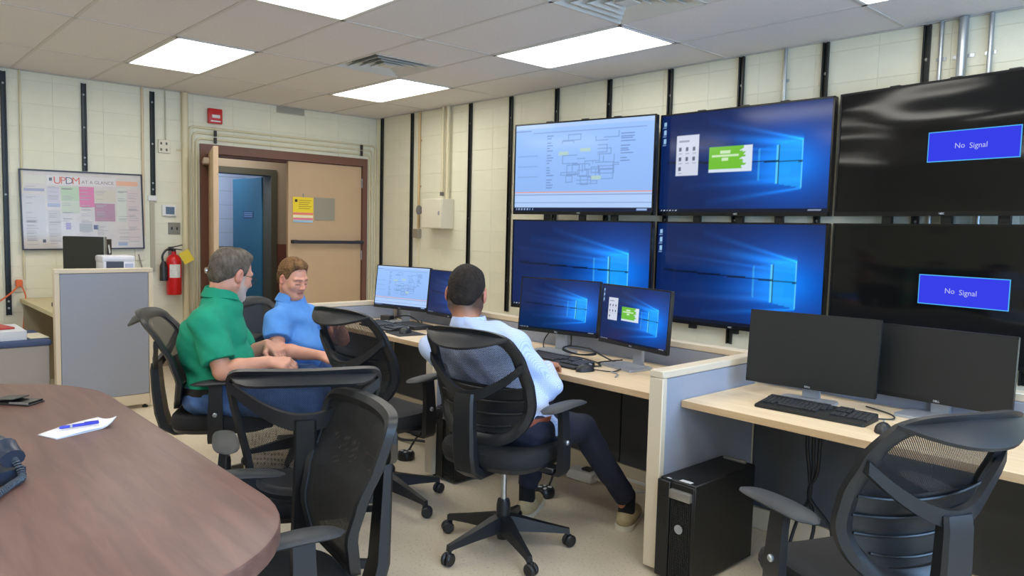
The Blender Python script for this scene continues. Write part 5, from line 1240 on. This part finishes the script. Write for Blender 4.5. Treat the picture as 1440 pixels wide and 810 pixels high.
def skin_color(base, c, R, s, brow=None, beard=None, lip=(176, 104, 96), closed=True, fade=None):
    base_l = np.array(lin(base))
    def f(co):
        L = ((co-c)@R)/s; x, y, z = L.T; col = np.tile(base_l, (len(co), 1)); nz = 0.04*np.sin(co[:, 0]*90)*np.sin(co[:, 1]*80+1)*np.sin(co[:, 2]*85); col *= (1+nz)[:, None]
        near = (np.abs(x) < 0.11) & (np.abs(y) < 0.13) & (z > -0.13) & (z < 0.14)
        def blend(m, rgb): col[:] = col*(1-m[:, None])+np.array(lin(rgb))*m[:, None]
        g = lambda d, w: np.exp(-(d/w)**2)*near
        # redder nose, cheeks, ears
        blend(0.35*g(np.sqrt((x)**2+(y-0.11)**2+(z+0.03)**2), 0.022), (214, 130, 112)); blend(0.25*g(np.sqrt((np.abs(x)-0.045)**2+(y-0.07)**2+(z+0.025)**2), 0.025), (220, 140, 122))
        blend(0.45*near*(np.abs(x) > 0.078), (206, 120, 104))
        fr = near*(y > 0.05)
        blend(0.8*fr*np.exp(-((z+0.0605)/0.010)**2)*(np.abs(x) < 0.025)*np.exp(-(x/0.024)**4), lip); blend(0.75*fr*np.exp(-((z+0.0605)/0.0022)**2)*(np.abs(x) < 0.024), (110, 56, 54))
        if brow: blend(0.8*fr*np.exp(-((z-0.026+0.25*np.maximum(0, np.abs(x)-0.035))/0.0052)**2)*(np.abs(x) > 0.011)*(np.abs(x) < 0.052), brow)
        if closed: blend(0.8*fr*np.exp(-((z+0.003+6*(np.abs(x)-0.031)**2)/0.0032)**2)*(np.abs(np.abs(x)-0.031) < 0.0165), (70, 44, 40)); blend(0.25*fr*np.exp(-((z-0.012)/0.004)**2)*(np.abs(np.abs(x)-0.031) < 0.015), (150, 96, 88))
        if fade: blend(near*(y < 0.03)*np.clip((z+0.105-0.05*np.clip(y+0.03, 0, 1))/0.05, 0, 1)*(np.abs(x) < 0.082)*0.9*np.clip((0.03-y)/0.03, 0, 1), fade)
        if beard:
            m = near*np.clip((-0.022-z-0.35*(y-0.03))/0.014, 0, 1)*np.clip((y-0.012)/0.02, 0, 1)*(1-np.exp(-((z+0.06)/0.013)**2)*(np.abs(x) < 0.024)*(y > 0.05)); m = np.maximum(m, near*(np.abs(x) > 0.052)*(y > 0.014)*(y < 0.034)*(z < 0.03)*0.8); blend(np.clip(m, 0, 1)*0.7, beard)
        return col
    return f
def hair_obj(name, parent, c, R, s, rgb, rgb2, thick=0.010, top=0.0, line=None, rough=0.004, seed=0, h=0.004, bald=None):
    S = SDF(); P = lambda x, y, z: c+R@(V3(x, y, z)*s)
    S.el(P(0, -0.013, 0.037+top*0.5), V3(0.077+thick, 0.097+thick, 0.086+thick+top)*s, R, 0.01)
    if top: S.el(P(0.0, 0.030, 0.098+top*0.2), V3(0.060, 0.048, 0.018+top*0.8)*s, R, 0.03)
    S.el(P(0, -0.075, -0.02), V3(0.058, 0.024+thick*0.5, 0.045)*s, R, 0.03)
    def cut(X, D):
        G = np.stack(np.broadcast_arrays(*X), -1); L = ((G-c.astype(np.float32))@R.astype(np.float32))/s; x, y, z = L[..., 0], L[..., 1], L[..., 2]
        yy = [-0.2, -0.085, -0.05, -0.028, -0.012, 0.012, 0.030, 0.046, 0.062, 0.30]; zz = line or [-0.065, -0.065, -0.055, -0.02, 0.028, 0.012, 0.012, 0.058, 0.080, 0.084]
        fz = np.interp(y, yy, zz)+0.06*x*x*10*(y > 0.05)*-1.0
        wob = 0.004*np.sin(x*210+seed)*np.sin(y*170+z*60)
        st = rough*(np.sin(x*260+18*np.sin(z*40+seed)+seed)*np.sin(y*150+z*210+seed*2)+0.6*np.sin(y*330+x*140+10*np.sin(z*60)))
        d = np.maximum(D+st+thick*0.95*s*np.clip(1-(z-fz)/0.034, 0, 1), (fz+wob-z)*s*0.8)
        if bald is not None: d = np.maximum(d, bald[3]-np.sqrt((x-bald[0])**2+(y-bald[1])**2+(z-bald[2])**2))
        return d
    S.fn(cut, 0, 0)
    me = S.mesh('hair', h)
    hm = mat(name+'_hair', rgb, 0.75, 0.0, 0.25, rgb2=rgb2, scale=45, stretch=(1.0, 1.0, 0.5), bump=0.5, bscale=500)
    return link('hair', me, hm, parent)
def person(lb, origin):
    t = thing('person', lb, 'person', origin); return t
def world_child(o, t):
    o.matrix_parent_inverse = Matrix.Translation(Vector(t.location)).inverted(); return o
def collar(t, c, up, fwd, r, material, hgt=0.038, gap=0.35, flare=0.020, rx=1.0):
    R = frame(fwd, up); up = R[:, 2]
    prof = [(r, 0.0), (r-0.004, hgt), (r+0.002, hgt+0.004), (r+flare*0.6, hgt*0.45), (r+flare, -0.006), (r+flare-0.003, -0.010), (r+flare*0.4, hgt*0.3), (r+0.002, -0.004)]
    L = []; N = 30
    for i in range(N+1):
        a = PI/2+gap*0.5+(2*PI-gap)*i/N; e = abs(2*i/N-1)**6
        L.append([Vector(c+R@V3(q*math.cos(a)*rx, q*math.sin(a), 0)+up*(z-0.022*e*(1 if q > r+0.01 else 0.3))) for q, z in prof])
    m = MB(); m.loft(L); return world_child(m.build('collar', material, t, angle=60), t)
def folds(amp, k1, k2, seed, ax):
    def f(X, D):
        x, y, z = X; u = ax[0]*x+ax[1]*y+ax[2]*z
        return D+amp*(np.sin(u*k1+2.2*np.sin(z*k2+x*7+seed))*np.sin(z*k2*0.6+u*9+seed)+0.5*np.sin(u*k1*1.9+z*k2*1.3+seed*2))
    return f
def torso(S, J, fwd, belly=0.0, w=1.0):
    pel, neck, shR, shL = J['pelvis'], J['neck'], J['shR'], J['shL']; ax = unit(neck-pel); R = frame(fwd, ax) if False else None
    up = ax; rt = unit((shR-shL)-up*((shR-shL)@up)); f = np.cross(up, rt); Rm = np.stack([rt, f, up], 1); H = np.linalg.norm(neck-pel); hw = np.linalg.norm(shR-shL)/2
    S.el(lerp(pel, neck, 0.66)+f*0.005, (hw*0.86, 0.118, H*0.40), Rm, 0.05)
    S.el(lerp(pel, neck, 0.28)+f*(0.02+belly*0.5), (0.163*w, 0.120+belly*0.6, H*0.36), Rm, 0.06)
    S.el(lerp(pel, neck, 0.05), (0.178*w, 0.135+belly*0.3, 0.12), Rm, 0.05)
    S.rc(lerp(neck, shR, 0.25)-up*0.045, shR-up*0.010, 0.062, 0.064, 0.05); S.rc(lerp(neck, shL, 0.25)-up*0.045, shL-up*0.010, 0.062, 0.064, 0.05)
    S.rc(neck-up*0.03, neck-up*0.0, 0.072, 0.064, 0.05)
    return Rm
def skin_body(J, hd, R, s, extra=None, arm=1.0):
    S = SDF(); P = head_sdf(S, hd, R, s)
    S.rc(P(0, -0.03, -0.055), J['neck']-V3(0, 0, 0.02), 0.056*s, 0.060*s, 0.03)
    up = unit(J['neck']-J['pelvis']); rt = unit((J['shR']-J['shL'])-up*((J['shR']-J['shL'])@up)); f = np.cross(up, rt); Rm = np.stack([rt, f, up], 1); H = np.linalg.norm(J['neck']-J['pelvis'])
    S.el(lerp(J['pelvis'], J['neck'], 0.6), (0.13, 0.085, H*0.42), Rm, 0.04)
    for q in 'RL':
        S.rc(J['neck']-up*0.05, J['sh'+q]-up*0.012, 0.045, 0.046, 0.03); S.rc(J['sh'+q]-up*0.012, J['el'+q], 0.048*arm, 0.041*arm, 0.02)
        S.rc(J['el'+q], lerp(J['el'+q], J['wr'+q], 0.35), 0.040*arm, 0.042*arm, 0.015); S.rc(lerp(J['el'+q], J['wr'+q], 0.35), J['wr'+q], 0.042*arm, 0.027*arm, 0.015)
    return S
def sleeve(S, sh, el, t, r0, r1, k=0.03):
    d = unit(el-sh); hem = sh+(el-sh)*t; S.rc(sh-V3(0, 0, 0.01), hem+d*0.05, r0, r1, k, (hem, d))

def shirt_mat(name, rgb, kind):
    if kind == 'check':
        m = bpy.data.materials.new(name); m.use_nodes = True; nt = m.node_tree; b = nt.nodes['Principled BSDF']; b.inputs['Roughness'].default_value = 0.8
        tc = nt.nodes.new('ShaderNodeTexCoord'); sp = nt.nodes.new('ShaderNodeSeparateXYZ'); nt.links.new(tc.outputs['Object'], sp.inputs[0]); prev = None
        for ax in (0, 2):
            w = nt.nodes.new('ShaderNodeMath'); w.operation = 'MULTIPLY'; w.inputs[1].default_value = 2*PI/0.0048; nt.links.new(sp.outputs[ax], w.inputs[0])
            sn = nt.nodes.new('ShaderNodeMath'); sn.operation = 'SINE'; nt.links.new(w.outputs[0], sn.inputs[0])
            g = nt.nodes.new('ShaderNodeMath'); g.operation = 'GREATER_THAN'; g.inputs[1].default_value = 0.45; nt.links.new(sn.outputs[0], g.inputs[0])
            if prev is None: prev = g.outputs[0]
            else:
                a = nt.nodes.new('ShaderNodeMath'); a.operation = 'ADD'; nt.links.new(prev, a.inputs[0]); nt.links.new(g.outputs[0], a.inputs[1]); prev = a.outputs[0]
        r = nt.nodes.new('ShaderNodeValToRGB'); r.color_ramp.elements[0].color = (*lin((204, 217, 245)), 1); r.color_ramp.elements[1].color = (*lin((140, 170, 224)), 1)
        dv = nt.nodes.new('ShaderNodeMath'); dv.operation = 'MULTIPLY'; dv.inputs[1].default_value = 0.42; nt.links.new(prev, dv.inputs[0]); nt.links.new(dv.outputs[0], r.inputs[0]); nt.links.new(r.outputs[0], b.inputs['Base Color'])
        return m
    return mat(name, rgb, 0.85, noise_amt=0.05, scale=30, bump=0.25, bscale=700)
def as_np(d): return {k: np.array(v, float) for k, v in d.items()}
M_DENIM = mat('blue_denim', (58, 88, 140), 0.9, rgb2=(84, 118, 172), scale=14, bump=0.3, bscale=800)
M_NAVY = mat('navy_trousers', (26, 30, 48), 0.85, noise_amt=0.15, scale=20)

# ---------------------------------------------- man in the white checked shirt, seen from behind
J = as_np(dict(pelvis=(5.35, -2.615, 0.585), neck=(5.12, -2.70, 0.995), shR=(5.345, -2.62, 0.93), shL=(4.955, -2.77, 0.885), elR=(5.425, -2.48, 0.735), wrR=(5.20, -2.28, 0.778), elL=(4.84, -2.55, 0.745), wrL=(4.91, -2.30, 0.775)))
hd = V3(5.063, -2.67, 1.13); R = frame(V3(-0.66, 0.74, -0.25), V3(-0.08, 0.14, 1)); s = 1.07
t = person('man with short dark hair in a white and blue checked shirt, seen from behind', (5.35, -2.615, 0.0))
S = skin_body(J, hd, R, s)
for q, th in (('R', V3(-1, 0.2, 0)), ('L', V3(1, 0.3, 0))): hand_sdf(S, J['wr'+q], V3(-0.25, 0.95, -0.1), V3(0, 0.1, 1), th, 0.35)
hips = {'R': V3(5.45, -2.60, 0.575), 'L': V3(5.29, -2.61, 0.575)}; knee = {'R': V3(5.445, -2.26, 0.515), 'L': V3(5.15, -2.22, 0.525)}; ank = {'R': V3(5.535, -2.015, 0.10), 'L': V3(5.115, -2.29, 0.10)}
for q in 'RL':
    S.rc(lerp(J['pelvis'], J['neck'], 0.3), hips[q], 0.08, 0.075, 0.04); S.rc(hips[q], knee[q], 0.068, 0.047, 0.02); S.rc(knee[q], ank[q], 0.045, 0.032, 0.02); S.rc(ank[q], ank[q]+unit(V3(-0.4, 0.85, -0.5))*0.06, 0.032, 0.026, 0.02)
MA = skin_mat('skin_tan')
world_child(link('body', S.mesh('body', 0.0045, skin_color((186, 128, 98), hd, R, s, (40, 30, 26), None, closed=False, fade=(52, 42, 36))), MA, t), t)
world_child(hair_obj('dark', t, hd, R, s, (24, 20, 18), (50, 42, 37), 0.0045, 0.006, [-0.066, -0.066, -0.050, -0.012, 0.030, 0.010, 0.008, 0.050, 0.07, 0.075], 0.0010, 1), t)
S = SDF(); Rm = torso(S, J, None, 0.0, 1.0)
for q in 'RL':
    S.rc(J['sh'+q]-V3(0, 0, 0.01), J['el'+q], 0.070, 0.058, 0.03); S.rc(J['el'+q], lerp(J['el'+q], J['wr'+q], 0.9), 0.058, 0.042, 0.02, (lerp(J['el'+q], J['wr'+q], 0.88), unit(J['wr'+q]-J['el'+q])))
S.rc(V3(5.46, -2.60, 0.62), V3(5.50, -2.52, 0.57), 0.07, 0.05, 0.05)
S.half(J['pelvis']-V3(0, 0, 0.045), V3(0, 0, -1)); S.half(J['neck']+V3(-0.01, 0.01, 0.025), V3(-0.15, 0.2, 1)); S.fn(folds(0.0058, 34, 26, 0.7, (0.6, 0.5, 0.3)), 0, 0)
M_SHA = shirt_mat('checked_cotton', (220, 226, 240), 'check')
world_child(link('shirt', S.mesh('shirt', 0.006), M_SHA, t), t)
collar(t, J['neck']+V3(-0.008, 0.01, 0.006), V3(-0.16, 0.20, 1), V3(-0.55, 0.83, 0), 0.074, M_SHA, 0.036, 0.5, 0.016)
S = SDF(); S.el(J['pelvis']-V3(0.0, 0.0, 0.01), (0.182, 0.14, 0.098), frame(V3(-0.2, 0.97, 0), V3(0, 0, 1)), 0.03)
for q in 'RL':
    S.rc(hips[q], knee[q], 0.092, 0.066, 0.04); S.rc(knee[q], ank[q]+V3(0, 0, 0.035), 0.066, 0.052, 0.02, (ank[q]+V3(0, 0, 0.05), unit(ank[q]-knee[q])))
S.half(J['pelvis']+V3(0, 0, 0.075), V3(0, 0, 1)); S.fn(folds(0.003, 40, 30, 2.0, (0.7, 0.6, 0.2)), 0, 0)
world_child(link('trousers', S.mesh('trousers', 0.006), M_NAVY, t), t)
m = MB(); Rb = frame(V3(-0.2, 0.97, 0), V3(0, 0, 1)); L = []
for k in range(40):
    a = 2*PI*k/40; p = J['pelvis']+Rb@V3(0.176*math.cos(a), 0.137*math.sin(a), 0.03); nrm = Rb@V3(math.cos(a), math.sin(a), 0); L.append([Vector(p+nrm*o+V3(0, 0, z)) for o, z in ((0.004, -0.018), (0.011, -0.018), (0.011, 0.018), (0.004, 0.018))])
m.loft(L, closed=True); world_child(m.build('belt', mat('belt_brown', (142, 70, 42), 0.5), t), t)
for q, fd, nm in (('R', V3(-0.38, 0.92, 0), 'right'), ('L', V3(-0.45, 0.9, 0), 'left')):
    a = ank[q]; fd = unit(fd); b0 = V3(a[0], a[1], 0)
    S = SDF(); S.rc(a-V3(0, 0, 0.03), a+V3(0, 0, 0.06), 0.041, 0.042, 0.01); world_child(link('sock', S.mesh('sock', 0.005), mat('sock_black', (20, 20, 24), 0.9), t), t)
    S = SDF(); S.rc(b0-fd*0.03+V3(0, 0, 0.045), b0+fd*0.02+V3(0, 0, 0.055), 0.040, 0.042, 0.02); S.rc(b0+fd*0.02+V3(0, 0, 0.05), b0+fd*0.16+V3(0, 0, 0.032), 0.042, 0.034, 0.04); S.half(V3(0, 0, 0.022), V3(0, 0, -1)); S.half(b0-fd*0.0+V3(0, 0, 0.085), V3(0, 0, 1)); S.rc(a+V3(0, 0, 0.0), a+V3(0, 0, 0.06), 0.034, 0.036, 0.006, None, -1)
    sh = world_child(link('shoe', S.mesh('shoe', 0.004), mat('shoe_beige', (176, 160, 124), 0.8, noise_amt=0.06, scale=60), t), t)
    m = MB(); pl = []
    for k in range(28):
        an = 2*PI*k/28; rr = 0.047; yy = math.sin(an); cen = 0.16 if yy > 0 else -0.03; pl.append(b0+fd*(cen+rr*yy)+np.cross(fd, V3(0, 0, 1))*math.cos(an)*(rr if yy <= 0 else 0.044))
    m.loft([[Vector(p+V3(0, 0, z)) for p in pl] for z in (0.001, 0.024)]); so = m.build('sole', mat('sole_white', (214, 208, 190), 0.6), sh)
# ---------------------------------------------- grey-haired man in the green polo shirt, from behind and to the right
J = as_np(dict(pelvis=(3.985, -3.425, 0.575), neck=(4.005, -3.41, 1.075), shR=(4.115, -3.52, 0.965), shL=(3.80, -3.315, 0.965), elR=(4.225, -3.485, 0.728), wrR=(4.335, -3.305, 0.772), elL=(3.85, -3.22, 0.72), wrL=(3.965, -3.145, 0.795)))
hd = V3(4.035, -3.365, 1.178); R = frame(V3(-0.18, 0.985, -0.26), V3(0.03, 0.24, 1)); s = 1.06
t = person('grey-haired man with glasses in a green polo shirt seated in an office chair', (3.985, -3.425, 0.0))
S = skin_body(J, hd, R, s, arm=1.08)
hand_sdf(S, J['wrR']+V3(0.004, 0.005, 0), V3(0.72, 0.68, -0.10), V3(0.3, -0.4, 0.85), V3(-0.5, 0.6, 0.5), 0.95, s=1.05)
hand_sdf(S, J['wrL']+V3(0.004, 0.004, 0), V3(0.85, 0.25, -0.35), V3(0.35, 0.1, 0.95), V3(0.2, -0.95, 0.1), 0.8, s=1.05)
hips = {'R': V3(4.04, -3.485, 0.575), 'L': V3(3.93, -3.34, 0.575)}; knee = {'R': V3(4.42, -3.13, 0.555), 'L': V3(4.25, -2.99, 0.555)}; ank = {'R': V3(4.40, -3.08, 0.10), 'L': V3(4.22, -2.98, 0.10)}
for q in 'RL':
    S.rc(lerp(J['pelvis'], J['neck'], 0.3), hips[q], 0.08, 0.075, 0.04); S.rc(hips[q], knee[q], 0.068, 0.047, 0.02); S.rc(knee[q], ank[q], 0.045, 0.032, 0.02); S.rc(ank[q], ank[q]+unit(V3(0.8, 0.5, -0.4))*0.09, 0.032, 0.026, 0.02)
MC = skin_mat('skin_fair')
world_child(link('body', S.mesh('body', 0.0045, skin_color((208, 150, 126), hd, R, s, (120, 112, 106), (196, 190, 184))), MC, t), t)
world_child(hair_obj('grey', t, hd, R, s, (76, 66, 56), (112, 103, 93), 0.008, 0.004, [-0.06, -0.06, -0.05, -0.02, 0.028, -0.012, -0.005, 0.060, 0.082, 0.088], 0.0014, 2, bald=(0.005, -0.035, 0.145, 0.042)), t)
S = SDF(); torso(S, J, None, 0.035, 1.06); S.el(V3(3.955, -3.455, 0.82), (0.15, 0.15, 0.17), None, 0.06)
for q in 'RL': sleeve(S, J['sh'+q], J['el'+q], 0.80, 0.080, 0.078)
S.half(J['pelvis']-V3(0, 0, 0.02), V3(0, 0, -1)); S.half(J['neck']+V3(0.015, 0.015, 0.03), V3(0.2, 0.15, 1)); S.fn(folds(0.0065, 30, 24, 1.7, (0.5, 0.6, 0.4)), 0, 0)
M_SHC = shirt_mat('green_pique', (14, 146, 112), 'plain')
world_child(link('shirt', S.mesh('shirt', 0.006), M_SHC, t), t)
collar(t, J['neck']+V3(0.008, 0.008, 0.008), V3(0.25, 0.2, 1), V3(0.7, 0.7, 0), 0.078, M_SHC, 0.036, 0.5, 0.024)
Rb = frame(V3(0.76, 0.65, 0), V3(0, 0, 1))
def trousers(t, J, hips, knee, ank, Rb, m_, seed, bulk=1.0):
    S = SDF(); S.el(J['pelvis']-V3(0, 0, 0.01), (0.185*bulk, 0.15*bulk, 0.098), Rb, 0.03)
    for q in 'RL':
        S.rc(hips[q], knee[q], 0.096*bulk, 0.072, 0.04); S.rc(knee[q], ank[q]+V3(0, 0, 0.02), 0.070, 0.060, 0.02, (ank[q]+V3(0, 0, 0.03), unit(ank[q]-knee[q])))
    S.half(J['pelvis']+V3(0, 0, 0.075), V3(0, 0, 1)); S.fn(folds(0.0040, 38, 30, seed, (0.7, 0.5, 0.3)), 0, 0)
    return world_child(link('trousers', S.mesh('trousers', 0.006), m_, t), t)
def belt(t, J, Rb, a_, b_, m_, z0=0.03):
    m = MB(); L = []
    for k in range(40):
        a = 2*PI*k/40; p = J['pelvis']+Rb@V3(a_*math.cos(a), b_*math.sin(a), z0); nrm = Rb@V3(math.cos(a), math.sin(a), 0); L.append([Vector(p+nrm*o+V3(0, 0, z)) for o, z in ((0.0, -0.018), (0.008, -0.018), (0.008, 0.018), (0.0, 0.018))])
    m.loft(L, closed=True); return world_child(m.build('belt', m_, t), t)
def shoes(t, ank, fd, m_):
    fd = unit(fd)
    for q in 'RL':
        a = ank[q]; b0 = V3(a[0], a[1], 0); S = SDF(); S.rc(b0-fd*0.03+V3(0, 0, 0.045), b0+fd*0.02+V3(0, 0, 0.055), 0.040, 0.042, 0.02); S.rc(b0+fd*0.02+V3(0, 0, 0.05), b0+fd*0.17+V3(0, 0, 0.032), 0.042, 0.034, 0.04); S.half(V3(0, 0, 0.002), V3(0, 0, -1)); world_child(link('shoe', S.mesh('shoe', 0.005), m_, t), t)
trousers(t, J, hips, knee, ank, Rb, M_DENIM, 3.0, 1.03)
belt(t, J, Rb, 0.184, 0.152, mat('belt_black', (22, 22, 24), 0.5), 0.035)
shoes(t, ank, V3(0.76, 0.65, 0), mat('shoe_dark', (40, 36, 34), 0.6))
# glasses
def HP(x, y, z): return Vector(hd+R@(V3(x, y, z)*s))
m = MB()
for q in (-1, 1):
    m.tube([HP(q*0.078, 0.0, 0.012), HP(q*0.074, 0.05, 0.012), HP(q*0.064, 0.094, 0.008)], 0.0016, 6)
    m.tube([HP(q*(0.034+0.026*math.cos(a)), 0.104-0.004*abs(math.cos(a)), -0.002+0.018*math.sin(a)) for a in [2*PI*k/20 for k in range(20)]], 0.0013, 6, closed=True)
m.tube([HP(-0.008, 0.106, 0.002), HP(0, 0.110, 0.004), HP(0.008, 0.106, 0.002)], 0.0013, 6)
g = world_child(m.build('eyeglasses', mat('glasses_frame', (70, 66, 62), 0.3, 0.7), t), t)
m = MB()
for q in (-1, 1): m.bm.faces.new([m.bm.verts.new(HP(q*(0.034+0.025*math.cos(a)), 0.104-0.004*abs(math.cos(a)), -0.002+0.017*math.sin(a))) for a in [2*PI*k/16 for k in range(16)]])
m.build('lens', M_GLASS, g)

# ---------------------------------------------- brown-haired man in the blue polo shirt, looking down
J = as_np(dict(pelvis=(3.63, -2.80, 0.565), neck=(3.58, -2.825, 0.985), shR=(3.685, -2.955, 0.885), shL=(3.505, -2.690, 0.885), elR=(3.775, -3.005, 0.725), wrR=(3.945, -2.835, 0.705), elL=(3.68, -2.53, 0.74), wrL=(3.80, -2.63, 0.84)))
hd = V3(3.612, -2.825, 1.113); R = frame(V3(0.95, 0.25, -0.27), V3(0.27, 0.06, 1)); s = 0.93
t = person('young man with light brown hair in a blue polo shirt looking down, seated', (3.63, -2.80, 0.0))
S = skin_body(J, hd, R, s, arm=1.05)
hand_sdf(S, J['wrR']+V3(0.003, 0.003, 0), V3(0.75, 0.62, -0.25), V3(0.25, -0.45, 0.85), V3(-0.6, 0.7, 0.2), 0.55)
hand_sdf(S, J['wrL'], V3(0.75, -0.3, 0.4), V3(0.3, 0.3, 0.8), V3(0.2, -0.9, 0.3), 0.7)
hips = {'R': V3(3.68, -2.89, 0.565), 'L': V3(3.66, -2.70, 0.565)}; knee = {'R': V3(4.06, -2.83, 0.555), 'L': V3(4.03, -2.60, 0.555)}; ank = {'R': V3(4.10, -2.90, 0.10), 'L': V3(4.00, -2.52, 0.10)}
for q in 'RL':
    S.rc(lerp(J['pelvis'], J['neck'], 0.3), hips[q], 0.08, 0.075, 0.04); S.rc(hips[q], knee[q], 0.066, 0.047, 0.02); S.rc(knee[q], ank[q], 0.045, 0.032, 0.02); S.rc(ank[q], ank[q]+unit(V3(0.9, 0.1, -0.4))*0.09, 0.032, 0.026, 0.02)
MD = skin_mat('skin_pink')
world_child(link('body', S.mesh('body', 0.004, skin_color((222, 158, 132), hd, R, s, (120, 84, 62), None)), MD, t), t)
world_child(hair_obj('brown', t, hd, R, s, (96, 68, 42), (140, 104, 68), 0.008, 0.010, [-0.065, -0.065, -0.055, -0.02, 0.026, 0.002, 0.002, 0.066, 0.094, 0.100], 0.0026, 5), t)
S = SDF(); torso(S, J, None, 0.04, 1.0)
for q in 'RL': sleeve(S, J['sh'+q], J['el'+q], 0.62, 0.078, 0.074)
S.half(J['pelvis']-V3(0, 0, 0.05), V3(0, 0, -1)); S.half(J['neck']+V3(0.01, 0.0, 0.03), V3(0.3, 0.0, 1)); S.fn(folds(0.0055, 32, 26, 4.1, (0.5, 0.5, 0.5)), 0, 0)
M_SHD = shirt_mat('blue_pique', (88, 150, 226), 'plain')
world_child(link('shirt', S.mesh('shirt', 0.006), M_SHD, t), t)
collar(t, J['neck']+V3(0.006, 0.0, 0.006), V3(0.35, 0.05, 1), V3(0.95, -0.1, 0), 0.070, M_SHD, 0.034, 0.8, 0.024)
trousers(t, J, hips, knee, ank, frame(V3(0.98, 0.1, 0), V3(0, 0, 1)), M_DENIM, 5.0)
shoes(t, ank, V3(0.95, 0.15, 0), MATS['shoe_dark'])
